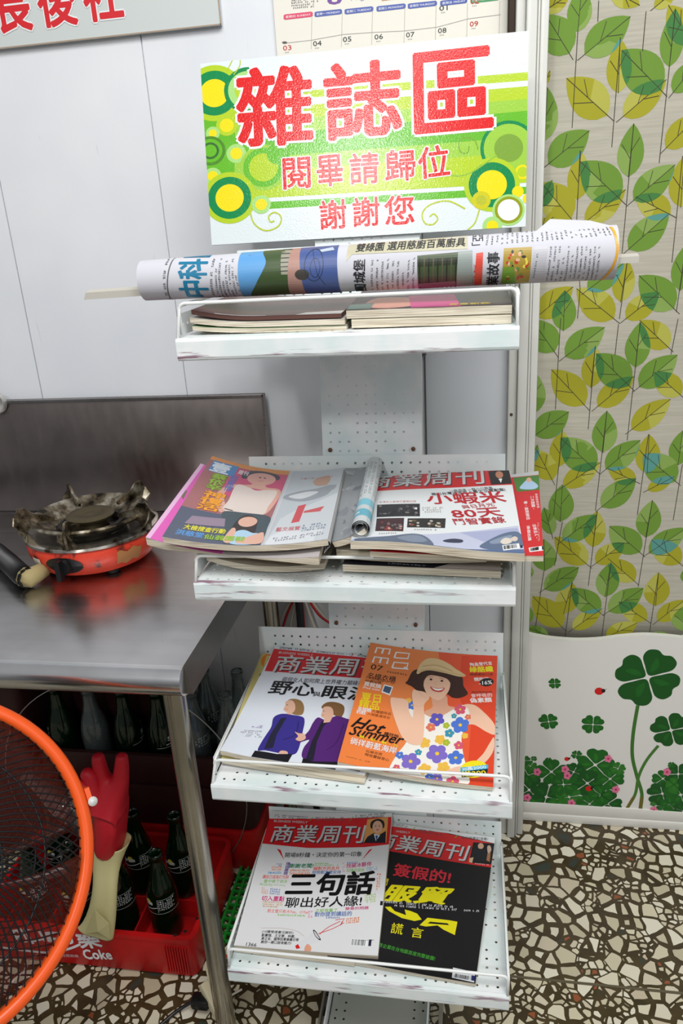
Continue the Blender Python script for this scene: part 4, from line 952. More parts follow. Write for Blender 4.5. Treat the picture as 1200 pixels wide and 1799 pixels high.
A.text('英國輕', 138, 606, 222, 614, 24, WHITE, .014); A.text('豹紋', 130, 626, 188, 632, 24, WHITE, .016); A.text('大嬸變時尚', 226, 612, 345, 628, 20, (120, 60, 30), .0); A.text('入城雖選修女', 196, 630, 340, 652, 18, (120, 60, 30), .0)
# sitter: hat, hair, face, arms, floral dress
SK = (242, 196, 168); SK2 = (226, 170, 142)
A.blob([(455, 400), (490, 340), (560, 330), (720, 340), (800, 380), (812, 440), (840, 490), (790, 515), (740, 512), (700, 490), (600, 500), (520, 470), (480, 440), (440, 420)], (62, 34, 28))
A.blob([(610, 500), (700, 500), (712, 560), (760, 580), (700, 640), (590, 640), (560, 600), (610, 570)], SK2)
A.blob([(800, 570), (870, 560), (930, 600), (1010, 690), (1016, 760), (960, 740), (880, 690), (800, 680)], SK); A.blob([(1010, 780), (1008, 860), (960, 930), (900, 960), (880, 940), (940, 880), (985, 810)], SK)
A.blob([(440, 560), (500, 570), (570, 620), (640, 640), (740, 590), (800, 560), (846, 600), (840, 680), (800, 760), (810, 880), (840, 1000), (830, 1078), (600, 1062), (420, 1020), (330, 990), (380, 880), (440, 800), (480, 700), (450, 620)], (244, 240, 232))
FC = [(100, 90, 190), (80, 120, 210), (226, 120, 100), (240, 190, 80), (130, 110, 200), (60, 150, 180), (216, 90, 120), (170, 190, 60)]
rnd = random.Random(5)
def bloom(x, y, r, c_):
    A.q  # five petals
    for k in range(5):
        a = k * 1.257 + x; A.circ(x + r * .62 * cos(a), y + r * .55 * sin(a), r * .46, c_, r * .40)
    A.circ(x, y, r * .2, (240, 200, 60), r * .18)
for (x, y, r, c_) in [(640, 650, 46, 0), (790, 690, 56, 1), (640, 870, 66, 4), (470, 920, 60, 4), (760, 900, 50, 1), (720, 740, 30, 5), (600, 700, 30, 2), (660, 780, 34, 3), (560, 800, 36, 3), (700, 800, 24, 7), (560, 970, 40, 3), (680, 960, 40, 3), (640, 1030, 34, 4), (740, 1055, 40, 6), (780, 820, 30, 6), (480, 560, 30, 1), (460, 530, 18, 3), (790, 590, 36, 6), (400, 880, 26, 1), (380, 960, 22, 6), (520, 860, 22, 5), (820, 760, 22, 3), (590, 1020, 26, 1), (700, 690, 22, 7), (840, 640, 20, 2), (750, 630, 18, 5)]:
    bloom(x, y, r, FC[c_])
A.blob([(550, 390), (600, 360), (690, 362), (725, 410), (715, 470), (670, 520), (630, 522), (580, 490), (556, 440)], SK)
A.blob([(540, 345), (640, 330), (740, 380), (735, 430), (700, 390), (600, 368), (560, 400), (550, 460), (520, 440)], (62, 34, 28))
A.circ(602, 395, 9, (50, 34, 30), 6); A.circ(672, 405, 9, (50, 34, 30), 6); A.line([(586, 380), (616, 380)], .0009, (90, 56, 44)); A.line([(656, 388), (688, 394)], .0009, (90, 56, 44)); A.line([(632, 408), (626, 430), (642, 432)], .0006, SK2)
A.blob([(598, 440), (640, 450), (690, 450), (668, 474), (630, 472), (608, 460)], (200, 60, 60)); A.blob([(606, 444), (640, 454), (682, 453), (662, 465), (630, 463)], (252, 250, 246))
A.blob([(346, 520), (380, 516), (450, 530), (462, 600), (500, 680), (490, 760), (520, 800), (480, 812), (420, 770), (380, 680), (350, 580)], SK)
A.blob([(468, 780), (480, 680), (490, 580), (480, 500), (490, 462), (520, 468), (560, 476), (590, 500), (586, 524), (558, 560), (560, 650), (552, 760), (536, 808), (490, 812)], SK); A.line([(520, 476), (548, 500), (575, 520)], .0007, SK2); A.line([(492, 560), (520, 570), (556, 560)], .0006, SK2)
A.blob([(512, 345), (540, 290), (590, 262), (660, 270), (720, 300), (760, 330), (800, 355), (826, 378), (780, 380), (700, 358), (600, 338), (550, 345), (518, 362)], (228, 200, 150)); A.line([(548, 312), (640, 306), (740, 345)], .002, (200, 160, 110), True); A.line([(552, 326), (640, 322), (730, 356)], .001, (240, 220, 180), True); A.line([(518, 350), (590, 330), (700, 350), (820, 376)], .0008, (190, 150, 100), True)
A.blob([(700, 985), (760, 960), (800, 960), (820, 990), (780, 1010), (720, 1012)], SK)
A.text('Hot', 96, 712, 300, 752, 72, BLK, .014, .45); A.text('Summer', 82, 762, 422, 816, 62, BLK, .014, .45); A.text('鍾欣怡', 300, 756, 392, 774, 24, BLK, .01)
A.text('魅・彩・魅・力', 145, 778, 384, 832, 18, (246, 226, 30), .014)
A.text('徜徉蔚藍海岸', 86, 822, 376, 876, 44, WHITE, .012); A.text('玩樂百搭', 186, 868, 288, 886, 18, BLK, .006); A.text('時尚蕾絲背心', 180, 890, 330, 922, 20, BLK, .012); A.dashes(56, 905, 215, 935, 58, 895, 1, (120, 70, 40), .002)
A.text('陶晶瑩代言', 856, 318, 1000, 316, 22, WHITE, .016); A.text('綠酪纖', 854, 356, 1006, 360, 36, (240, 230, 40), .03); A.text('健康體型口氣', 852, 376, 1006, 384, 15, (70, 40, 30), .0)
A.text('體脂肪', 882, 412, 980, 414, 22, WHITE, .016); A.circ(962, 424, 46, (26, 22, 24), 26); A.text('-16%', 915, 440, 1000, 438, 24, WHITE, .016, .15)
A.text('薄荷葉極粉腮', 864, 490, 1000, 496, 15, (70, 40, 30), .0); A.text('會呼吸的', 862, 516, 1000, 518, 24, WHITE, .002); A.text('偽素顏', 856, 550, 998, 552, 30, WHITE, .022)
A.circ(880, 980, 92, (244, 226, 30), 56); A.poly([(792, 965), (972, 955), (972, 982), (790, 992)], (60, 180, 220)); A.text('滿2000', 832, 986, 962, 980, 24, WHITE, .016); A.poly([(792, 992), (972, 982), (960, 1025), (800, 1030)], (26, 40, 50)); A.text('送300', 806, 1026, 960, 1022, 36, (246, 226, 30), .02); A.text('購物', 806, 988, 832, 987, 18, WHITE, .012)
magazine(S, .0085, 'orange fashion magazine with a smiling woman in straw hat and floral dress, third shelf', A, (236, 130, 70), zmin=.5965)

# ---- shelf 2
def simple_mag(front, z, back, label, thick, cover, h=.28, curl=None, art=None, **kw):
    fl = Q(front[0], z[0]); fr = Q(front[1], z[1])
    S = Sheetlet(fl, fr, solve_back(*back[1], fr, h, z[1] - .02, z[1] + .09), solve_back(*back[0], fl, h, z[0] - .02, z[0] + .09), .21, h, curl)
    return S, magazine(S, thick, label, art, cover, **kw)
S = Sheetlet((-.352, .905, .923), (-.188, .900, .915), (-.185, 1.16, .92), (-.345, 1.16, .93), .17, .26, lambda a, b: -.013 * 4 * a * (1 - a) * (1 - a * .3))
magazine(S, .0085, 'folded magazine sagging in the tray under the pink magazine, left on the second shelf', None, (186, 176, 160))
S = Sheetlet((-.165, .905, .9115), (.040, .897, .9085), (.045, 1.16, .909), (-.16, 1.165, .912), .205, .26)
A = Art(.205, .26); A.rect(0, 0, .205, .26, (44, 46, 54)); A.uvtext('LINNATELY', (.06, .006), Vector((1, -.05)).normalized(), .05, .004, (210, 210, 216))
A.poly([(.12, 0), (.205, 0), (.205, .03), (.15, .022)], (216, 206, 200))
magazine(S, .0105, 'dark covered magazine lying inside the tray of the second shelf, right under the red ones', A, (44, 46, 54))
S = Sheetlet((-.172, .904, .9335), (.022, .902, .9305), (.03, 1.165, .935), (-.165, 1.168, .938), .205, .26, lambda a, b: -.004 * 4 * a * (1 - a))
magazine(S, .0125, 'yellowed magazine with curled edge between the dark one and the shrimp headline magazine', None, (206, 200, 186))
# pink one
pk = [(256, 944), (560, 978), (594, 846), (362, 806)]
A = Art(.22, .285, corners=pk).view(250, 780, 3)
A.rect(0, 0, .22, .285, (196, 190, 190)); A.rect(0, 0, .10, .285, (226, 96, 186)); A.poly([(215, 235), (240, 210), (262, 225), (240, 270)], (120, 110, 90)); A.rect(0, 0, .006, .285, (232, 186, 222))
pc = [(285, 943), (576, 947), (604, 822), (373, 801)]
b_r = solve_back(*pc[2], Q(pc[1], .964), .285, .93, 1.05); b_l = solve_back(*pc[3], Q(pc[0], .960), .30, .94, 1.08)
fl = Q(pk[0], .9480); fr = Q(pk[1], .9440)
S = Sheetlet(fl, fr, Q(pk[2], b_r.z - .0135), Q(pk[3], b_l.z - .0125), .22, .285, lambda a, b: -.0125 * 4 * a * (1 - a))
magazine(S, .0115, 'pink covered magazine sticking out left below the celebrity magazine, over the tray edge', A, (206, 200, 200), zmin=.9315)
# celebrity spread
pc = [(285, 943), (576, 947), (604, 822), (373, 801)]
fl = Q(pc[0], .9600); fr = Q(pc[1], .9640)
dip = lambda a, b: -.0125 * 4 * a * (1 - a) * (.85 + .3 * b)
S = Sheetlet(fl, fr, solve_back(*pc[2], fr, .285, .93, 1.05), solve_back(*pc[3], fl, .30, .94, 1.08), .25, .285, dip)
A = Art(.25, .285, corners=pc).view(250, 780, 3)
# authored straight on the sheet: u across .25, v up .285
def U(x, y): return (x * .25, y * .285)
A2 = Art(.25, .285); g_ = (196, 202, 206)
def pp(pts, c_): A2.poly([U(*p) for p in pts], c_)
def bb(pts, c_): A2.blob([U(*p) for p in pts], c_)
pp([(0, 0), (1, 0), (1, 1), (0, 1)], (190, 198, 204)); pp([(0, 0), (.60, 0), (.60, 1), (0, 1)], (166, 106, 108)); pp([(.18, .55), (.60, .48), (.60, .93), (.2, .93)], (204, 84, 122)); pp([(0, .95), (.60, .93), (.60, 1), (0, 1)], (226, 150, 84))
pp([(0, 0), (.60, 0), (.60, .30), (0, .33)], (86, 92, 112)); pp([(.03, .80), (.22, .80), (.22, .955), (.03, .955)], (86, 140, 196)); 
bb([(.27, .86), (.32, .93), (.42, .95), (.52, .92), (.55, .86), (.50, .82), (.36, .83), (.29, .80)], (70, 66, 78)); A2.circ(*U(.42, .83), .026, (222, 168, 156), .026); bb([(.38, .78), (.46, .78), (.48, .72), (.57, .70), (.60, .62), (.57, .40), (.53, .36), (.54, .55), (.50, .66), (.3, .68), (.22, .58), (.26, .44), (.30, .38), (.25, .34), (.17, .52), (.22, .68), (.36, .73)], (222, 170, 154))
bb([(.27, .70), (.36, .69), (.42, .66), (.50, .68), (.57, .66), (.55, .46), (.52, .34), (.28, .36), (.27, .50)], (226, 212, 204))
A2.line([U(.27, .385), U(.33, .372)], .003, (90, 60, 50)); A2.line([U(.40, .80), U(.44, .80)], .0012, (190, 90, 90)); A2.circ(*U(.405, .85), .0022, (70, 50, 50)); A2.circ(*U(.44, .85), .0022, (70, 50, 50))
bb([(.27, .34), (.40, .36), (.58, .33), (.60, .20), (.58, .0), (.38, .0), (.34, .15)], (70, 84, 92)); bb([(.38, .22), (.42, .33), (.50, .31), (.53, .20), (.52, .10), (.40, .12)], (56, 46, 46)); A2.circ(*U(.46, .255), .015, (226, 178, 158), .017); bb([(.40, .02), (.41, .13), (.46, .16), (.52, .13), (.56, .12), (.58, .03), (.5, .0)], (176, 210, 232)); bb([(.36, .04), (.38, .17), (.41, .15), (.41, .02)], (226, 178, 158)); bb([(.55, .12), (.59, .13), (.60, .02), (.50, .01), (.44, .03)], (226, 178, 158))
def t2(t_, x0, y0, w_, h_, c_, bo=.02, **k): A2.uvtext(t_, Vector(U(x0, y0)), Vector((1, 0)), w_ * .25, h_ * .285, c_, bo, **k)
t2('壹', .04, .81, .13, .13, (226, 236, 246), .03); t2('周刊', .235, .85, .075, .06, (240, 236, 238), .02)
t2('蔡\n依\n辛', .075, .575, .11, .215, (150, 186, 60), .034, outline=(90, 90, 70), ow=.02); t2('神\n復\n活', .09, .335, .15, .225, (240, 160, 40), .034, outline=(110, 70, 60), ow=.02); t2('甜\n蜜\n情', .20, .60, .055, .22, (96, 120, 190), .02)
pp([(.08, .16), (.33, .18), (.31, .27), (.10, .25)], (150, 132, 150)); t2('大檢搜查行動', .09, .105, .26, .05, (226, 216, 60), .03); t2('洪慈堂', .06, .045, .17, .05, (90, 150, 210), .03); t2('仙翁園鞋', .24, .035, .25, .05, (150, 190, 60), .03)
# back page with an ink drawing of a rider and red lettering
pp([(.62, .0), (1, 0), (1, .60), (.74, .40), (.66, .30)], (206, 212, 216)); pp([(.62, .0), (.93, 0), (.96, .12), (.72, .16), (.64, .10)], (222, 226, 230))
bb([(.80, .83), (.88, .90), (.96, .86), (.94, .76), (.84, .74)], (196, 160, 140)); bb([(.62, .58), (.70, .66), (.84, .70), (.97, .74), (.94, .60), (.78, .52)], (156, 162, 170)); bb([(.66, .60), (.78, .66), (.86, .64), (.76, .56)], (214, 218, 222))
pp([(.74, .24), (.79, .25), (.80, .48), (.75, .46)], (206, 84, 92)); pp([(.80, .36), (.93, .36), (.965, .42), (.94, .43), (.80, .385)], (206, 96, 100)); t2('藝文展覽', .66, .145, .15, .05, (206, 90, 100), .01); t2('古畫大展 台北故宮展出', .70, .86, .26, .025, (206, 150, 156), .004)
A2.dashes(*U(.66, .03), *U(.97, .06), *U(.66, .08), 2, (110, 110, 130), .004); A2.dashes(*U(.82, .12), *U(.97, .13), *U(.82, .21), 3, (120, 130, 160), .004, seed=4); A2.rect(.615 * .25, .0, .625 * .25, .285, (210, 206, 208))
pages2 = PAGE
magazine(S, .0085, 'glossy celebrity magazine opened into a sagging spread, topmost left on the second shelf', A2, (200, 200, 204))
# rolled fold on its right edge
q = MB(); e0 = S.P(.248, .0, -.006); e1 = S.P(.248, .285, -.006)
for k_ in range(4):
    o_ = Vector((-.0015 * k_, 0, -.0022 * k_)); pts_ = []
    arc = [e0 + o_ + Vector((.0045 * sin(a) * (1 - k_ * .15), 0, .0055 * cos(a) - .001)) for a in [pi * j / 8 for j in range(9)]]
    arc2 = [p + (e1 - e0) for p in arc]; n_ = len(arc)
    q.add(arc + arc2, [[i, i + 1, n_ + i + 1, n_ + i] for i in range(n_ - 1)])
fo = q.o('fold', mat('folded_pages', (176, 176, 176), .5), bpy.data.objects['magazine.%03d' % (sum(1 for o in bpy.data.objects if o.name.startswith('magazine.')) - 0)] if False else COL.objects[-2].parent, True)
# grey page and rolled one between the two stacks
pg_ = [(583, 952), (640, 928), (664, 815), (606, 822)]
fl = Q(pg_[0], .9500); fr = Q(pg_[1], .9700)
S = Sheetlet(fl, fr, solve_back(*pg_[2], fr, .285, .95, 1.06), solve_back(*pg_[3], fl, .285, .93, 1.05), .05, .27, lambda a, b: -.003 * 4 * a * (1 - a))
A = Art(.05, .27); A.rect(0, 0, .05, .27, (150, 154, 158))
rnd = random.Random(8)
for i in range(26):
    x, y = rnd.uniform(0, .05), rnd.uniform(0, .27); A.blob([(x + rnd.uniform(-.012, .012), y + rnd.uniform(-.02, .02)) for _ in range(5)], rnd.choice([(136, 140, 146), (166, 168, 172), (184, 186, 190), (120, 124, 130)]), 3)
gm_ = magazine(S, .0085, 'grey magazine folded back with a blue-white rolled spine, between the two stacks', A, (156, 158, 162))
r0 = S.P(.046, -.004, .003); r1 = S.P(.046, .272, .003)
q = MB(); nn = 24; ring0 = []
T_ = (r1 - r0).normalized(); a_ = T_.orthogonal().normalized(); b_ = T_.cross(a_)
for t_ in (0, 1):
    for j in range(nn * 2): g = 2 * pi * j / nn; rr = .0115 - .0042 * j / (nn * 2); ring0.append((r0 if t_ == 0 else r1) + (a_ * cos(g) + b_ * sin(g)) * rr)
m_ = nn * 2; q.add(ring0, [[j, j + 1, m_ + j + 1, m_ + j] for j in range(m_ - 1)])
ro = q.o('rolled_spine', mat('rolled_pages', (206, 210, 210), .4), gm_, True)
RA = Art(.276, .072)
RA.rect(.0, 0, .276, .072, (206, 212, 214)); RA.rect(.02, 0, .045, .072, (110, 180, 200)); RA.rect(.06, 0, .085, .072, (130, 196, 214)); RA.dashes(.1, .0, .26, .0, .1, .07, 12, (150, 160, 166), .006); RA.rect(.03, .01, .034, .06, WHITE)
RA.build('spine_print', gm_, lambda u, v, d: r0 + T_ * u + (a_ * cos(v / .0115) + b_ * sin(v / .0115)) * (.0116 + d), .03, vstep=.003)
# red covered one under the shrimp headline
pr = [(650, 968), (955, 976), (944, 820), (742, 838)]
px_ = [(615.5, 951), (922, 969), (895.5, 824), (654, 838)]
b_r = solve_back(*px_[2], Q(px_[1], .9560), .285, .94, 1.05); b_l = solve_back(*px_[3], Q(px_[0], .9585), .285, .94, 1.05)
fl = Q(pr[0], .9435); fr = Q(pr[1], .9440)
S = Sheetlet(fl, fr, Q(pr[2], b_r.z - .0145), Q(pr[3], b_l.z - .0145), .21, .285, lambda a, b: -.002 * 4 * a * (1 - a))
A = Art(.21, .285, corners=pr).view(570, 780, 2.857); A.rect(0, 0, .21, .285, (206, 34, 44))
A.poly([(880, 120), (1080, 108), (1080, 130), (880, 142)], (206, 210, 212)); A.poly([(930, 142), (1075, 132), (1080, 196), (950, 205)], (70, 130, 50)); A.blob([(966, 190), (985, 165), (1010, 150), (1040, 160), (1066, 180), (1040, 194)], (176, 206, 236)); A.circ(1015, 152, 14, (226, 176, 150), 10)
A.text3('看・遠距綁住', (985, 250), (1000, 345), (1004, 250), WHITE, .012); A.text3('二大陸籍・', (1022, 225), (1030, 290), (1042, 225), WHITE, .01); A.text3('慈善諮商忠告', (1048, 215), (1060, 285), (1062, 215), WHITE, .002)
A.text3('換個出路', (1000, 378), (1008, 465), (1018, 378), WHITE, .012); A.text3('活學活人・', (1032, 370), (1048, 450), (1052, 370), WHITE, .008); A.dashes(1078, 470, 1070, 360, 1066, 470, 2, (230, 200, 200), .003)
A.poly([(1010, 508), (1112, 496), (1114, 526), (1016, 536)], WHITE)
for i in range(14): A.line([(1020 + i * 3.6, 512 - i * .4), (1022 + i * 3.6, 530 - i * .4)], random.choice((.0005, .0009)), BLK)
A.poly([(1088, 500), (1108, 498), (1110, 522), (1090, 524)], (30, 30, 60))
magazine(S, .0078, 'red covered magazine sticking out at the right end of the second shelf', A, (206, 34, 44))
# shrimp headline
px_ = [(615.5, 951), (922, 969), (895.5, 824), (654, 838)]
fl = Q(px_[0], .9585); fr = Q(px_[1], .9560)
S = Sheetlet(fl, fr, solve_back(*px_[2], fr, .285, .94, 1.05), solve_back(*px_[3], fl, .285, .94, 1.05), .213, .285, lambda a, b: .0025 * (1 - b) * sin(a * 6) - .0025 * a ** 6)
A = Art(.213, .285, corners=px_).view(570, 780, 2.857)
A.rect(0, 0, .213, .285, (230, 234, 236))
A.poly([(140, 170), (270, 168), (600, 138), (925, 122), (945, 195), (600, 220), (280, 238), (120, 245)], (212, 32, 38))
A.text('商業周刊', 205, 230, 796, 200, 60, SHD, .01, .05); A.text('商業周刊', 200, 226, 790, 196, 60, SIL, .010, .05)
A.poly([(806, 135), (925, 124), (940, 190), (818, 200)], (28, 24, 28)); A.circ(868, 150, 22, (196, 130, 100), 17); A.poly([(832, 196), (850, 172), (900, 168), (925, 190)], (20, 20, 24)); A.poly([(862, 170), (884, 168), (876, 190)], WHITE)
A.dashes(285, 160, 450, 150, 286, 148, 1, (90, 90, 96), .0026); A.dashes(475, 150, 700, 132, 475, 138, 1, (90, 90, 96), .0026, seed=3); A.dashes(730, 130, 900, 118, 730, 120, 1, (90, 90, 96), .0026, seed=4); A.line([(455, 158), (472, 144)], .001, (80, 180, 60)); A.line([(700, 140), (716, 126)], .001, (80, 180, 60))
DR = (186, 28, 40)
A.text('一條遊魂 一群小公務員', 598, 244, 832, 222, 14, (60, 50, 60), .01); A.text('搬出台灣近來史上最大企業剿案!', 506, 262, 905, 228, 14, (60, 50, 60), .014)
A.text('小蝦米', 486, 305, 908, 284, 52, DR, .02); A.text('與日月光', 662, 322, 838, 304, 18, DR, .01); A.text('80天', 612, 370, 888, 352, 42, DR, .016); A.text('鬥智實錄', 616, 402, 902, 385, 30, DR, .012)
A.text('台灣史上最美的奮戰紀錄', 262, 302, 428, 298, 10, (190, 100, 90), .0)
def photo(pts, base, spots, seed):
    A.poly(pts, base); r_ = random.Random(seed); x0 = min(p[0] for p in pts); x1 = max(p[0] for p in pts); y0 = min(p[1] for p in pts); y1 = max(p[1] for p in pts)
    for i in range(16):
        x = r_.uniform(x0 + 14, x1 - 14); y = r_.uniform(y0 + 12, y1 - 10); A.circ(x, y, r_.uniform(4, 11), r_.choice(spots), r_.uniform(3, 6))
photo([(252, 310), (445, 304), (442, 368), (246, 374)], (44, 44, 48), [(80, 80, 84), (120, 116, 116), (30, 30, 34)], 1)
photo([(246, 380), (368, 378), (360, 446), (236, 444)], (70, 46, 50), [(150, 60, 60), (120, 110, 110), (190, 160, 150)], 2)
photo([(384, 380), (568, 372), (562, 420), (378, 426)], (52, 50, 48), [(180, 60, 50), (110, 90, 60), (200, 190, 180)], 3)
A.dashes(455, 350, 560, 345, 455, 320, 3, (150, 140, 140), .0028); A.dashes(400, 440, 520, 436, 400, 430, 1, (150, 140, 140), .0028); A.dashes(240, 462, 330, 460, 242, 452, 1, (150, 140, 140), .0028)
A.poly([(128, 478), (300, 470), (500, 455), (700, 430), (970, 400), (1012, 545), (700, 560), (400, 540), (130, 500)], (196, 200, 222)); A.poly([(640, 440), (965, 412), (985, 470), (760, 480)], (170, 176, 208))
A.blob([(150, 480), (280, 474), (400, 458), (460, 468), (500, 505), (470, 530), (300, 515), (180, 500)], (104, 116, 136)); A.blob([(330, 480), (420, 464), (470, 490), (400, 500)], (134, 146, 164)); A.blob([(548, 484), (600, 472), (650, 476), (640, 490), (570, 492)], (60, 64, 84))
A.blob([(740, 505), (800, 470), (880, 440), (960, 430), (1000, 460), (1005, 500), (900, 520), (800, 520)], (96, 112, 140)); A.blob([(800, 480), (880, 455), (930, 450), (900, 480), (820, 492)], (136, 150, 172)); A.blob([(860, 480), (890, 462), (930, 470), (920, 488), (880, 494)], (222, 212, 200)); A.blob([(915, 472), (945, 455), (966, 465), (950, 480)], (216, 200, 188)); A.poly([(300, 520), (700, 520), (1000, 520), (1010, 545), (700, 552), (400, 545)], (90, 110, 150))
A.poly([(870, 500), (972, 490), (978, 516), (876, 526)], WHITE)
for i in range(16): A.line([(880 + i * 5, 502 - i * .5), (882 + i * 5, 520 - i * .5)], random.choice((.0005, .0009)), BLK)
A.poly([(978, 500), (992, 498), (996, 512), (980, 514)], (30, 30, 60))
magazine(S, .0105, 'magazine with red 小蝦米 headline above painted rocks, topmost right on the second shelf', A, (214, 212, 206))

# ---- shelf 1
def curlL(k): return lambda a, b: k * max(0, 1 - a * 2.2) ** 2 - .0015 * a
for (x0, x1, z, th, c_, lb, k) in ((-.351, -.150, 1.2155, .0060, (60, 120, 60), 'lowest magazine of the left pile on the top shelf, green peeping at its edge', .005), (-.353, -.152, 1.2235, .0070, (214, 208, 200), 'middle magazine of the left pile on the top shelf, with curled left edge', .0075), (-.350, -.156, 1.2300, .0050, (84, 50, 46), 'dark brown covered magazine on the left pile of the top shelf', .010)):
    S = Sheetlet((x0, .958, z), (x1, .952, z), (x1, 1.18, z + .004), (x0, 1.19, z + .004), .2, .24, curlL(k))
    A = Art(.2, .24); A.rect(0, 0, .2, .24, c_); A.poly([(.14, 0), (.2, 0), (.2, .03), (.15, .02)], (206, 202, 196)); A.rect(.03, .002, .10, .006, (200, 120, 150) if z > 1.235 else (226, 226, 220))
    magazine(S, th, lb, A, c_, pages=PAGE if z < 1.225 else mat('brown_pages', (96, 62, 54), .6))
for (x0, x1, z, th, c_, lb) in ((-.144, .0495, 1.2205, .0105, (196, 188, 160), 'thick cream-edged magazine at the bottom of the right pile on the top shelf'), (-.150, .050, 1.2320, .0105, (60, 40, 50), 'thick magazine with dark and pink cover on the right pile of the top shelf')):
    S = Sheetlet((x0, .956, z), (x1, .953, z - .0015), (x1, 1.185, z + (z - 1.2205)), (x0, 1.185, z + .0015 + (z - 1.2205)), .2, .24)
    A = Art(.2, .24); A.rect(0, 0, .2, .24, c_)
    if z > 1.225:
        A.blob([(.05, 0), (.09, .03), (.08, .08), (.03, .09), (.02, .03)], (214, 150, 130)); A.poly([(.08, 0), (.14, 0), (.13, .10), (.07, .1)], (206, 40, 130)); A.poly([(.0, .0), (.03, 0), (.03, .05), (0, .04)], (90, 120, 110)); A.uvtext('春夏新款', (.125, .008), Vector((1, 0)), .05, .014, (220, 190, 50), .02)
    magazine(S, th, lb, A, c_)

# ================================================================ NEWSPAPER ON A STICK
nw = thing('newspaper', 'rolled Chinese newspaper lying across the top shelf below the sign', 'newspaper', (-.13, 1.01, 1.26))
nL = .595; n0 = Vector((-.4245, 1.0, 1.2765)); n1 = Vector((.1705, 1.0, 1.2810))
def nrad(s_): return .0255 + .0055 * s_
def nax(s_): return n0 + (n1 - n0) * s_
def nsurf(u, ang, d=0, k=1.): s_ = u / nL; r_ = nrad(s_) * k + d; return nax(s_) + Vector((0, -cos(ang) * r_, sin(ang) * r_))
q = MB(); na, nu = 64, 24
def spiral(t): return t * 2 * pi * 2.6 + 1.9
q.grid(lambda u, v: nsurf(u * nL, spiral(v), 0, 1 - .30 * (1 - min(1, v * 2.6 / 1.6 if v * 2.6 < 1.6 else 1))), nu, na * 2)
mnews = mat('newsprint', (206, 206, 214), .8)
o_ = q.o('newsprint_sheet', mnews, nw, True)
MB().add([nsurf(.50, 1.2), nsurf(.595, 1.15), nsurf(.565, 1.3) + Vector((0, .01, .008)), nsurf(.52, 1.5) + Vector((0, .01, .012)), nsurf(.55, 1.4) + Vector((-.0, .008, .0075))], [[0, 1, 4], [1, 2, 4], [4, 2, 3], [0, 4, 3]]).o('loose_corner', mnews, nw)
nh = .060
corn = [(254, 529), (1074, 488), (1064, 401), (251, 462)]
A = Art(nL, nh, corners=corn).view(130, 380, 2.4)
def nmap(u, v, d):
    t = max(-.995, min(.995, 2 * v / nh - 1)); return nsurf(u, math.asin(t) + .03, d + .0002)
NB = (50, 50, 56); NG = (96, 96, 104)
A.line([(392, 355), (412, 188)], .0016, (96, 100, 100)); A.text3('中科園', (542, 338), (542, 120), (440, 338), (24, 122, 160), .03)
A.dashes(560, 342, 570, 190, 548, 340, 1, NG, .003); 
for i in range(7): A.dashes(578 + i * 14, 342, 584 + i * 11, 190, 568 + i * 14, 341, 1, NG, .0026, seed=20 + i)
A.dashes(392, 352, 400, 190, 380, 352, 1, NG, .003, seed=3)
A.poly([(660, 345), (1044, 325), (1030, 132), (655, 165)], (70, 120, 180)); A.poly([(660, 345), (700, 340), (770, 200), (775, 155), (655, 165)], (96, 160, 216)); A.blob([(740, 165), (770, 150), (830, 150), (845, 260), (845, 330), (760, 340), (690, 342), (720, 290), (760, 210)], (66, 86, 50)); A.poly([(812, 150), (850, 148), (852, 250), (820, 250)], (160, 156, 140))
for i in range(6): A.line([(815, 158 + i * 16), (850, 156 + i * 16)], .0012, (60, 60, 54))
A.poly([(848, 148), (885, 146), (910, 330), (842, 334)], (176, 136, 124)); A.poly([(882, 146), (1030, 134), (1044, 325), (905, 330)], (72, 92, 150)); A.circ(900, 250, 28, (70, 66, 62), 20)
A.ring(945, 215, 38, 3, (40, 56, 80), 60); A.ring(950, 225, 20, 2, (40, 56, 80), 36); A.line([(935, 160), (960, 250), (990, 290)], .0006, (40, 50, 60)); A.poly([(960, 160), (1010, 150), (1020, 160), (970, 168)], (190, 200, 214))
A.view(580, 380, 2.143)
A.poly([(-8, 180), (-8, 112), (430, 84), (436, 134), (10, 156)], (196, 192, 164)); 
A.text('雙綠園 選用慈廚百萬廚具', 22, 148, 425, 126, 28, (46, 46, 50), .02, .1)
A.text3('圓城堡', (62, 290), (60, 172), (20, 290), (34, 34, 40), .02); A.text3('創業故事', (572, 300), (560, 142), (524, 300), (34, 34, 40), .02)
A.text3('「亞', (494, 120), (490, 80), (450, 120), (40, 40, 44), .004); A.text3('亞', (485, 252), (478, 180), (470, 252), (206, 60, 50), .0)
for i in range(9): A.dashes(88 + i * 19, 284 - i * 1, 90 + i * 19, 172 - i * 1.5, 78 + i * 19, 284, 1, NG, .0024, seed=40 + i)
A.poly([(256, 270), (468, 254), (452, 140), (248, 158)], (70, 86, 56)); A.poly([(250, 170), (420, 160), (420, 185), (252, 195)], (52, 60, 44)); A.poly([(400, 142), (454, 138), (466, 254), (402, 258)], (150, 160, 156))
for i in range(9): A.line([(262 + i * 17, 268), (258 + i * 17, 165)], .0016, ((40, 44, 34), (96, 90, 70))[i % 2])
A.poly([(256, 272), (402, 260), (396, 240), (254, 252)], (130, 120, 110)); A.poly([(472, 256), (502, 254), (496, 144), (470, 148)], (220, 80, 66))
for i in range(26): A.dashes(512 + i * 20, 122 - i * 1.6, 516 + i * 19, 66 - i * .6, 502 + i * 20, 122 - i * 1.6, 1, NG, .0024, seed=60 + i)
A.poly([(580, 250), (692, 244), (686, 124), (576, 130)], (176, 150, 60)); photo_ = [(200, 60, 50), (240, 220, 90), (110, 150, 60), (60, 50, 50), (230, 180, 150)]
rnd = random.Random(9)
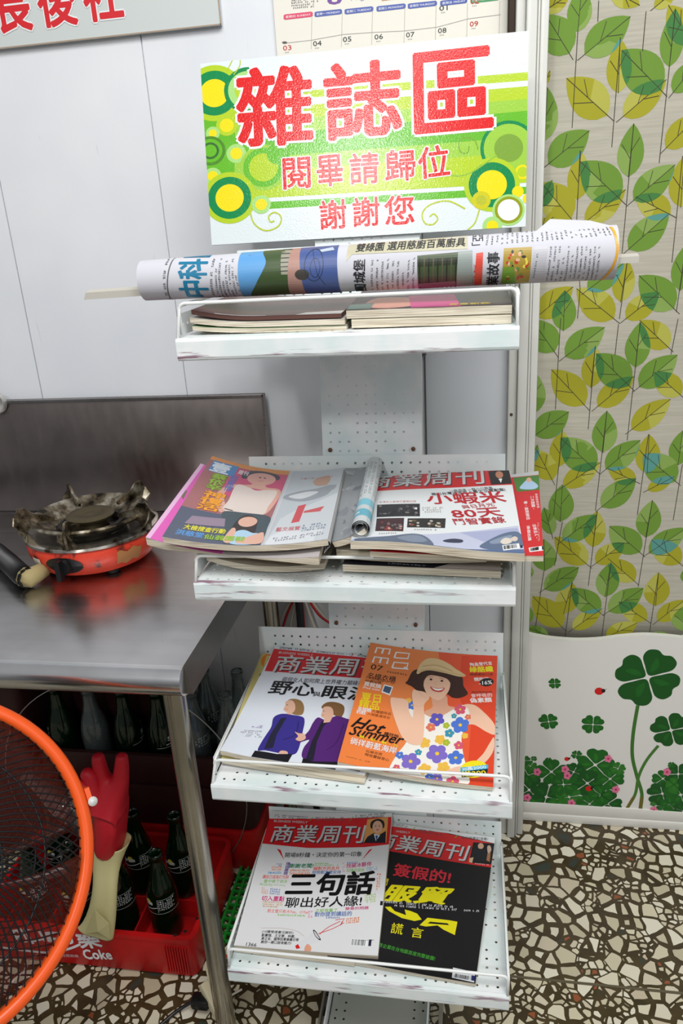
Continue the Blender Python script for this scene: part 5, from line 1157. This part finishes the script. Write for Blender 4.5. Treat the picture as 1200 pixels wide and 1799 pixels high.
for i in range(34): A.circ(rnd.uniform(590, 682), rnd.uniform(140, 238), rnd.uniform(4, 9), rnd.choice(photo_), rnd.uniform(4, 8))
A.poly([(580, 250), (640, 247), (620, 190), (578, 192)], (120, 160, 50)); A.poly([(698, 242), (750, 238), (748, 120), (694, 124)], (196, 196, 202)); A.dashes(712, 236, 716, 130, 702, 236, 1, NG, .0024)
for i in range(12): A.dashes(770 + i * 19, 238 - i * .6, 768 + i * 18, 120 - i * .5, 760 + i * 19, 238, 1, NG, .0024, seed=90 + i)
A.line([(1000, 236), (1030, 190), (1040, 130), (1020, 70), (995, 44)], .0028, (232, 170, 50), True)
A.build('newspaper_print', nw, nmap, .03, vstep=.003)
stk = thing('newspaper_stick', 'flat pale wooden newspaper stick poking out of both ends of the roll', 'stick', (-.16, 1.0, 1.26))
sa = atY(150, 520, 1.002); sb = atY(1121, 455, 1.002)
q = MB(); t_ = (sb - sa).normalized()
for s_ in (0, 1):
    z_ = Vector((0, 0, .0045)); y_ = Vector((0, .006, 0))
    a_ = sa + t_ * (.008 * s_) ; 
c8 = [sa - z_, sa + t_ * .004 + z_, sb + z_ * .8, sb - z_ * .8]
q.add([p - y_ for p in c8] + [p + y_ + Vector((0, 0, .003)) for p in c8], [[0, 3, 2, 1], [4, 5, 6, 7], [0, 1, 5, 4], [1, 2, 6, 5], [2, 3, 7, 6], [3, 0, 4, 7]])
q.o('wooden_lath', mat('bare_pale_wood', (196, 192, 182), .6), stk)

# ================================================================ UNDER THE TABLE
mcr = mat('red_crate_plastic', (206, 22, 24), .42)
L(mcr, ramp(mcr, noise(mcr, coords(mcr), 12, 4), [(.35, (172, 18, 20)), (.6, (214, 24, 26))]), bsdf(mcr).inputs['Base Color'])
def crate(x0, x1, y0, y1, z0, z1, label, nx, ny, mcr=mcr):
    r = thing('bottle_crate', label, 'crate', ((x0 + x1) / 2, (y0 + y1) / 2, z0), 'bottle crates under the table')
    rc, t = .022, .010
    def outline(d, cz=0):
        P = []
        for (cx, cy, a0) in ((x1 - rc, y1 - rc, 0), (x0 + rc, y1 - rc, 90), (x0 + rc, y0 + rc, 180), (x1 - rc, y0 + rc, 270)):
            for k in range(5): a = radians(a0 + k * 22.5); P.append((cx + (rc - d) * cos(a), cy + (rc - d) * sin(a)))
        return P
    b = MB(); lev = [(0.006, z0), (.002, z0 + .006), (.002, z1 - .012), (0, z1 - .010), (0, z1), (t, z1), (t, z0 + .008)]
    for d, z in lev: b.v += [Vector((x, y, z)) for x, y in outline(d)]
    n = 20
    for i in range(len(lev) - 1):
        for j in range(n): b.f.append([i * n + j, i * n + (j + 1) % n, (i + 1) * n + (j + 1) % n, (i + 1) * n + j])
    b.f.append([j for j in range(n)][::-1]); b.f.append([(len(lev) - 1) * n + j for j in range(n)])
    b.o('crate_body', mcr, r, 40)
    h = z0 + (z1 - z0) * .55
    for x in (nx if isinstance(nx, tuple) else [x0 + t + (x1 - x0 - 2 * t) * i / nx for i in range(1, nx)]):
        MB().box((x - .0015, y0 + t - .001, z0 + .007), (x + .0015, y1 - t + .001, h)).o('divider', mcr, r)
    for i in range(1, ny):
        y = y0 + t + (y1 - y0 - 2 * t) * i / ny; MB().box((x0 + t - .001, y + .001 - .0015, z0 + .007), (x1 - t + .001, y + .0015, h - .002)).o('divider', mcr, r)
    return r
ca = crate(-.955, -.505, .98, 1.238, .002, .101, 'red drinks crate with white lettering, nearest on the floor under the table', (-.648, -.740, -.832, -.922), 2)
for i in range(9):
    x = -.566 + i * .0052; MB().box((x, .978, .016), (x + .002, .983, .082)).o('rib', mcr, ca)
for x, y in ((-.556, .99), (-.540, 1.0), (-.527, 1.03), (-.518, 1.07)):
    MB().lathe([(0, .1016), (.0035, .1014), (.0035, .101)], (x + .012, y, 0), 10).o('rim_hole', mat('dark_hole', (40, 8, 8), .7), ca)
A = Art(.45, .099, lambda x, y: (lambda p: Vector((p.x + .955, p.z - .002)))(atY(x, y, .9815))).view(0, 1380, 2.7273)
A.text('可', 88, 755, 150, 745, 88, WHITE, .028, .1); A.text('口', 155, 758, 225, 742, 78, WHITE, .028, .1); A.text('可', 235, 765, 385, 755, 85, WHITE, .028, .1); A.text('樂', 392, 782, 492, 775, 88, WHITE, .026)
A.line([(10, 775), (100, 788), (240, 800), (330, 782), (385, 760)], .0055, WHITE, True); A.poly([(500, 712), (560, 705), (668, 690), (676, 722), (600, 716), (510, 722)], WHITE)
A.text('Coke', 408, 830, 540, 832, 44, WHITE, .03); A.text('註冊商標', 298, 820, 378, 824, 14, (220, 190, 190), .004)
A.build('crate_print', ca, lambda u, v, d: Vector((-.955 + u, .9818 - d, .002 + v)), cut=False)
for k, (z0, z1) in enumerate(((.002, .112), (.1125, .222), (.2225, .300))):
    crate(-.935, -.452, 1.245, 1.422, z0, z1, ('red lowest', 'shade-darkened middle', 'shade-darkened topmost')[k] + ' crate of the stack against the wall behind the bottles', 6, 2, mcr if k == 0 else mat('shade_darkened_crate', (52, 22, 22), .5))  # upper crates coloured near black to stand in for deep shade
# bottles
def glass(name, rgb, a=.0):
    m = mat(name, rgb, .04, 0, .92, 1., 0, 1.5); return m
GLG = glass('green_glass', (22, 92, 46)); GLC = glass('clear_glass', (200, 214, 214))
def bottle_proto(gm, label, txt):
    r = thing('glass_bottle', label, 'bottle', (0, 0, 0), 'empty soft drink bottles in the crates')
    pr_ = [(0, .004), (.020, .003), (.0275, .001), (.030, .006), (.0305, .012), (.030, .050), (.0285, .058), (.0295, .064), (.0302, .085), (.029, .105), (.024, .128), (.0175, .148), (.0138, .168), (.0125, .185), (.0125, .190), (.0140, .191), (.0142, .199), (.0132, .202), (.0108, .202), (.0100, .190), (.0105, .168), (.015, .147), (.0215, .127), (.0265, .104), (.0278, .085), (.0270, .06), (.0275, .02), (.025, .010), (0, .009)]
    MB().lathe(pr_, (0, 0, 0), 24).o('glass', gm, r, True)
    A = Art(.12, .045)
    if txt == 's':
        A.circ(.052, .030, .007, (226, 206, 60)); A.uvtext('Sprite', (.026, .015), Vector((1, .18)).normalized(), .038, .013, (232, 238, 238), .03, .15)
        A.line([(.02, .010), (.045, .012), (.072, .020)], .0016, (232, 238, 238), True); A.dashes(.074, .012, .108, .012, .074, .036, 5, (220, 226, 226), .004, .95); A.line([(0, .004), (.12, .004)], .001, (200, 206, 206)); A.line([(.073, .008), (.073, .038), (.11, .038)], .0008, (220, 226, 226))
    else:
        A.uvtext('SODA', (.03, .015), Vector((1, 0)), .05, .014, (190, 190, 194), .02) if False else A.dashes(.03, .01, .09, .01, .03, .034, 4, (170, 176, 180), .006, .8)
    A.build('label_print', r, lambda u, v, d: Vector(((.0303 - .00 + d) * (1 - max(0, v - .028) * 1.5) * cos(u / .0303 - 3.0), (.0303 + d) * (1 - max(0, v - .028) * 1.5) * sin(u / .0303 - 3.0), .072 + v)), .004)
    return r
def dup(r, loc, rz, label, tilt=(0, 0)):
    c = r.copy(); COL.objects.link(c); c.location = loc; c.rotation_euler = (tilt[0], tilt[1], rz); c['label'] = label
    for ch in list(r.children):
        d = ch.copy(); COL.objects.link(d); d.parent = c
    return c
def setb(r, loc, rz, label): r.location = loc; r.rotation_euler = (0, 0, rz); r['label'] = label
pg = bottle_proto(GLG, 'x', 's'); pcg = bottle_proto(GLC, 'x', 'c')
CX = (-.602, -.694, -.786, -.878); CYs = (1.074, 1.176)
lab = {(0, 0): 'green soda bottle nearest the table leg in the front row of the near crate', (1, 0): 'green soda bottle just right of the rubber glove cuff, front row of the near crate', (0, 1): 'green soda bottle behind the one nearest the table leg, second row', (1, 1): 'green soda bottle right behind the glove, second row of the near crate'}
first = True
for j, y in enumerate(CYs):
    for i, x in enumerate(CX):
        rz = (-.9, -.75, -.6, -.7)[i] + .25 * j; l_ = lab.get((i, j), 'dark green bottle behind the fan grille, %s row, %s' % (('front', 'second')[j], 'close to the glove' if i == 2 else 'furthest left'))
        if first: setb(pg, (x, y, .0105), rz, l_); first = False
        else: dup(pg, (x, y, .0105), rz, l_)
first = True; nm = ('rightmost', 'second from the right', 'third from the right', 'fourth from the right', 'fifth from the right', 'sixth from the right')
DXS = [-.458 - (i + .5) * .0772 for i in range(6)]
for j, y in enumerate((1.290, 1.376)):
    for i in range(6):
        if j and i > 1: continue
        x = DXS[i] - .004; l_ = '%s bottle in the %s row of the crate stack by the wall' % (nm[i], ('front', 'back')[j])
        src = pcg if i < 2 or i == 4 else pg  # deep green instead of clear glass, to keep the back bottles dark
        if src is pcg and first: setb(pcg, (x, y, .232), 1.0, l_); first = False
        else: dup(src, (x, y, .232 + .0005), .7 * i, l_)
dup(pcg, (-.735, 1.125, .200), .3, 'clear glass bottle lying tilted on top of the others beside the red glove', (radians(-20), radians(-52)))
crate(-.935, -.625, 1.338, 1.421, .3005, .52, 'added dark crate darkening the space behind the bottles on top of the wall-side stack', 4, 1, mat('shade_darkened_crate', (52, 22, 22), .5))  # added as dark backing that cuts the brightness behind the bottles
crate(-.935, -.625, 1.338, 1.421, .5205, .73, 'uppermost added crate darkening the space right below the table top by the wall', 4, 1, mat('shade_darkened_crate', (52, 22, 22), .5))  # added with the one below it, to darken the space by the wall
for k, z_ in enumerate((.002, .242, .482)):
    crate(-1.36, -.945, 1.245, 1.421, z_, z_ + .2395, ('lowest', 'middle', 'topmost')[k] + ' added shade-dark crate of the left-hand pile under the table, behind the fan', 4, 1, mat('shade_darkened_crate', (52, 22, 22), .5))  # pile added to darken the bare wall at the left
# drinking straws in the back bottles
for (i, j, c_, n_, l_) in ((3, 0, (230, 80, 40), 'orange', 0), (2, 0, (236, 180, 40), 'yellow', 0), (1, 0, (50, 120, 220), 'blue', 0), (5, 0, (40, 200, 60), 'bright green', 0)):
    x = DXS[i] - .004; y = 1.290
    tag(MB().tube([(x + .014, y, .245), (x - .003, y - .002, .40), (x - .008, y - .004, .47)], .003, 8).o('drinking_straw', mat('straw_plastic', c_, .3), None, True), n_ + ' drinking straw standing in a bottle of the crate stack', 'straw', 'drinking straws')
# green slatted mat beside the crates
gp = thing('duckboard', 'green plastic lattice mat on the floor beside the crates', 'floor mat', (-.48, 1.25, 0)); mg = mat('green_plastic', (30, 150, 50), .4)
q = MB()
for i in range(6): x = -.500 + i * .016; q.box((x, 1.06, .002), (x + .0045, 1.362, .014))
for i in range(18): y = 1.06 + i * .0172; q.box((-.500, y, .006), (-.4155, y + .0035, .012))
q.o('lattice', mg, gp)

# ================================================================ RUBBER GLOVE
gy = 1.028
def gp_(x, y, dy=0.): return atY(x, y, gy + dy)
def skin(name, verts, edges, rad, m, parent, root=0, sub=2):
    me = bpy.data.meshes.new(name); me.from_pydata([tuple(v) for v in verts], edges, []); me.materials.append(m)
    o = link(bpy.data.objects.new(name, me), parent)
    md = o.modifiers.new('skin', 'SKIN'); md.use_smooth_shade = True
    sv = me.skin_vertices[0].data
    for i, r_ in enumerate(rad): sv[i].radius = r_ if isinstance(r_, tuple) else (r_, r_)
    sv[root].use_root = True
    s_ = o.modifiers.new('sub', 'SUBSURF'); s_.levels = sub; s_.render_levels = sub; return o
gl_ = thing('rubber_glove', 'red rubber glove with cream cuff hung fingers up over a bottle in the crate', 'glove', gp_(195, 1480))
gv = [gp_(194, 1472), gp_(196, 1430), gp_(200, 1396), gp_(182, 1372), gp_(175, 1346), gp_(171, 1324), gp_(212, 1372), gp_(214, 1346), gp_(214, 1324),
      gp_(168, 1398, -.012), gp_(148, 1386, -.022), gp_(134, 1372, -.020), gp_(160, 1362, -.012), gp_(142, 1354, -.014), gp_(193, 1496)]
ge = [(0, 1), (1, 2), (2, 3), (3, 4), (4, 5), (2, 6), (6, 7), (7, 8), (1, 9), (9, 10), (10, 11), (9, 12), (12, 13), (0, 14)]
gr = [(.046, .028), (.049, .028), (.043, .024), .0160, .0142, .0112, .0165, .0140, .0110, .022, .018, .013, .0150, .012, (.040, .028)]
skin('glove_hand', gv, ge, gr, mat('red_rubber', (212, 24, 44), .5), gl_, 1)
mcu = mat('cream_rubber', (216, 206, 150), .5)
# cuff: flattened flaring sleeve hanging over the crate rim, folded at its end
q = MB(); rows = [(gp_(194, 1474), .039, .030, 0), (gp_(186, 1515, -.02), .026, .012, .1), (gp_(184, 1555, -.046), .022, .007, .1), (gp_(180, 1600, -.056), .026, .006, .05), (gp_(172, 1628, -.058), .032, .006, 0), (gp_(166, 1642, -.060), .034, .0055, 0)]
ns = 28
for (c_, a_, b_, ph) in rows:
    for j in range(ns):
        g = 2 * pi * j / ns; fold = .003 * sin(3 * g + 1); q.v.append(c_ + Vector((cos(g) * a_, sin(g) * b_ + fold * cos(g), .35 * a_ * cos(g) * (ph * 2 if ph else .0) - (.010 * cos(g) if c_ is rows[-1][0] else 0))))
for i in range(len(rows) - 1):
    for j in range(ns): q.f.append([i * ns + j, i * ns + (j + 1) % ns, (i + 1) * ns + (j + 1) % ns, (i + 1) * ns + j])
cu_ = q.o('glove_cuff', mcu, gl_, True); cu_.modifiers.new('thick', 'SOLIDIFY').thickness = .0015; sm_ = cu_.modifiers.new('sub', 'SUBSURF'); sm_.levels = sm_.render_levels = 1
# folded corner
MB().add([gp_(150, 1640, -.066), gp_(168, 1600, -.072), gp_(192, 1622, -.068), gp_(194, 1650, -.066), gp_(172, 1636, -.075)], [[0, 1, 4], [1, 2, 4], [2, 3, 4]]).o('cuff_fold', mcu, gl_)
cf = COL.objects[-1]; cf.modifiers.new('thick', 'SOLIDIFY').thickness = .001

# ================================================================ HOOP, CABLES, SOCKET
hc = atY(218, 1385, 1.242); hr = (atY(430, 1385, 1.242) - hc).length
tag(MB().tube([hc + Vector((hr * cos(a) * 1.0, 0, hr * sin(a))) for a in [2 * pi * k / 72 for k in range(72)]], .0012, 6, True).o('wire_hoop', mat('thin_steel_wire', (190, 190, 186), .3, .8), None, True), 'large thin steel wire hoop leaning against the crate stack under the table', 'hoop')
cabs = [((516, 1050), (492, 1090), (470, 1160), 0), ((518, 1050), (500, 1092), (486, 1160), 1), ((524, 1050), (512, 1092), (506, 1160), 0), ((530, 1050), (534, 1092), (540, 1160), 1), ((534, 1050), (548, 1090), (566, 1140), 0), ((540, 1050), (560, 1080), (600, 1120), 1), ((528, 1050), (524, 1092), (520, 1160), 1), ((545, 1052), (575, 1090), (620, 1125), 0)]
for i, (a, b_, c_, k) in enumerate(cabs):
    yy = 1.412 - .003 * (i % 3)
    P_ = [atY(*a, yy), atY(*b_, yy), atY(*c_, yy), atY(c_[0] + (c_[0] - b_[0]) * .3, c_[1] + 100, yy)]
    tag(MB().tube(catmull(P_, 8, False), .0026, 8).o('cable', mat('cable_sheath', (196, 30, 34) if k else (222, 214, 196), .4), None, True), ('red' if k else 'cream') + ' cable of the wall bundle behind the third shelf, ' + ('leftmost', 'second from the left', 'fourth from the left', 'fifth from the left', 'sixth from the left', 'second from the right', 'third from the left', 'rightmost')[i], 'cable', ('red' if k else 'cream') + ' cables of the wall bundle')
jb = MB().box((-.345, 1.40, .70), (-.27, 1.4295, .80), .004).o('junction_box', mat('pale_grey_plastic', (200, 200, 196), .5), None, 40); tag(jb, 'pale junction box the red and cream cables drop from, behind the second shelf', 'junction box')
dp = MB().tube([(-.354, 1.40, 0), (-.354, 1.40, .79)], .008, 12).o('dark_pipe', mat('black_conduit', (30, 32, 34), .4), None, True); tag(dp, 'thin black conduit standing beside the cables, right of the table', 'conduit')

sk = thing('extension_socket', 'cream power socket block with a black plug, lying on the floor by the table leg', 'socket', (-.44, .93, 0))
u0 = atZ(364, 1722, .050); u1 = atZ(399, 1790, .012)
def sbox(name, c_, ax, ay, az, m, parent, bev=.002):
    bm = bmesh.new(); bmesh.ops.create_cube(bm, size=1)
    bmesh.ops.scale(bm, vec=(ax[0], ay[0], az[0]), verts=bm.verts); bmesh.ops.bevel(bm, geom=bm.edges[:], offset=bev, segments=2, affect='EDGES', profile=.5)
    R_ = Matrix((ax[1], ay[1], az[1])).transposed()
    bm.verts.index_update(); vs = [Vector(c_) + R_ @ q.co for q in bm.verts]; fs = [[q.index for q in f.verts] for f in bm.faces]; bm.free()
    return obj(name, vs, fs, m, parent, 40)
ax = (u1 - u0).normalized(); az = Vector((.55, -.35, .75)); az = (az - ax * az.dot(ax)).normalized(); ay = az.cross(ax)
mid = (u0 + u1) / 2; msk = mat('aged_cream_plastic', (214, 202, 168), .45)
sbox('socket_body', mid, ((u1 - u0).length, ax), (.034, ay), (.018, az), msk, sk)
sbox('plug', mid - ay * .004 * 0 + Vector((-.030, -.004, -.004)), (.034, Vector((1, 0, 0))), (.024, Vector((0, 1, 0))), (.022, Vector((0, 0, 1))), mat('black_plastic', (22, 22, 24), .3), sk, .005)
MB().tube(catmull([mid + Vector((-.045, -.004, -.006)), mid + Vector((-.075, -.02, -.018)), mid + Vector((-.11, -.06, -.024)), mid + Vector((-.17, -.12, -.027))], 8, False), .0032, 8).o('plug_cord', mat('black_plastic', (22, 22, 24), .3), sk, True)
MB().tube(catmull([u0 + ax * .02 + az * .008, u0 + Vector((.004, .0, .03)), u0 + Vector((.022, .01, .052)), u0 + Vector((.05, .03, .066))], 8, False), .0026, 8).o('cream_cord', msk, sk, True)
MB().tube(catmull([u0 + ax * .022 + az * .006, u0 + Vector((.012, .0, .03)), u0 + Vector((.032, .01, .044)), u0 + Vector((.055, .03, .054))], 8, False), .0024, 8).o('red_cord', mat('cable_sheath', (196, 30, 34), .4), sk, True)
MB().tube([u1 - ax * .03 + az * .004, atZ(425, 1738, .045)], .0018, 8).o('tie', mat('white_tie', (226, 222, 206), .4), sk, True)

# ================================================================ FAN
fn = EYE + ray(-157, 1537) * .85; fz = (EYE - fn).normalized(); fz = (fz + Vector((0, -.02, -.12))).normalized()
fx = Vector((0, 0, 1)).cross(fz).normalized(); fyv = fz.cross(fx)
FM = Matrix((fx, fyv, fz)).transposed(); FR = .195
fan = thing('floor_fan', 'floor fan with orange rim and black wire guard, at the left picture edge', 'fan', (fn.x, fn.y + .05, 0))
def fp(r_, a, z): return fn + FM @ Vector((r_ * cos(a), r_ * sin(a), z))
mor = mat('orange_plastic', (242, 92, 30), .32)
q = MB(); prf = [(FR - .013, .010), (FR - .008, .0135), (FR, .012), (FR + .003, .004), (FR + .003, -.010), (FR - .002, -.014), (FR - .010, -.012), (FR - .013, -.004)]
NR = 96; n_ = len(prf)
for k in range(NR): q.v += [fp(r_, 2 * pi * k / NR, z_) for r_, z_ in prf]
for k in range(NR):
    for j in range(n_): q.f.append([k * n_ + j, ((k + 1) % NR) * n_ + j, ((k + 1) % NR) * n_ + (j + 1) % n_, k * n_ + (j + 1) % n_])
q.o('rim', mor, fan, 60)
for a in (-.02, 2.1, 4.2):
    q = MB(); c_ = fp(FR + .003, a, 0); q.add([fp(FR + .002 + d * .006, a + e_ * .05, z_) for d in (0, 1) for e_ in (-1, 1) for z_ in (-.012, .012)], [[0, 1, 3, 2], [4, 6, 7, 5], [0, 4, 5, 1], [2, 3, 7, 6], [0, 2, 6, 4], [1, 5, 7, 3]]); cp = q.o('clip', mor, fan)
    MB().lathe([(0, .003), (.005, .002), (.006, 0)], fp(FR + .007, a - .04, .013), 12, FM).o('screw_cap', mat('clear_screw', (210, 210, 206), .3), cp, True)
mwi = mat('black_wire', (30, 32, 36), .35, .2)
NS = 96
for side, nm_ in ((1, 'front_guard'), (-1, 'rear_guard')):
    q = MB()
    for k in range(NS):
        a = 2 * pi * k / NS; pts_ = []
        for j in range(9):
            t = j / 8; r_ = .038 + (FR - .013 - .038) * t; tw = side * .75 * (1 - t); pts_.append(fp(r_, a + tw, side * (.006 + .050 * (1 - t ** 2.6))))
        q.tube(pts_, .0010, 4, cap=False)
    for t in (.35, .68): q.tube([fp(.038 + (FR - .051) * t, 2 * pi * k / 64, side * (.006 + .050 * (1 - t ** 2.6)) - side * .002) for k in range(64)], .0013, 5, True)
    gq = q.o(nm_, mwi, fan, True)
MB().lathe([(0, .062), (.030, .060), (.040, .056), (.040, .050), (0, .05)], fn, 36, FM).o('guard_badge', mor, fan, 50)
mbl = mat('smoked_orange_blade', (96, 34, 22), .15, 0, 0, .30)
for k in range(5):
    a0 = 2 * pi * k / 5 + .1
    q = MB(); q.grid(lambda u, v: fp(.028 + .152 * v, a0 + (u - .5) * (.9 + .22 * v) + .25 * v, (u - .5) * .034), 10, 8); bo = q.o('blade', mbl, fan, True); bo.modifiers.new('thick', 'SOLIDIFY').thickness = .002
MB().lathe([(0, .022), (.022, .020), (.030, .010), (.030, -.018), (0, -.018)], fn, 32, FM).o('hub', mat('hub_plastic', (210, 84, 40), .3), fan, 50)
mdk = mat('dark_fan_plastic', (50, 52, 58), .4)
MB().lathe([(0, -.057), (.045, -.058), (.05, -.07), (.045, -.12), (.025, -.135), (0, -.138)], fn, 32, FM).o('motor', mdk, fan, 50)
pz = fn + FM @ Vector((0, 0, -.10))
MB().tube([(pz.x, pz.y, .03), (pz.x, pz.y, pz.z - .04)], .014, 20).o('pole', mdk, fan, True)
MB().lathe([(0, 0), (.15, 0), (.152, .008), (.12, .022), (.03, .034), (.02, .05), (0, .05)], (pz.x, pz.y, .001), 48).o('base', mdk, fan, 50)
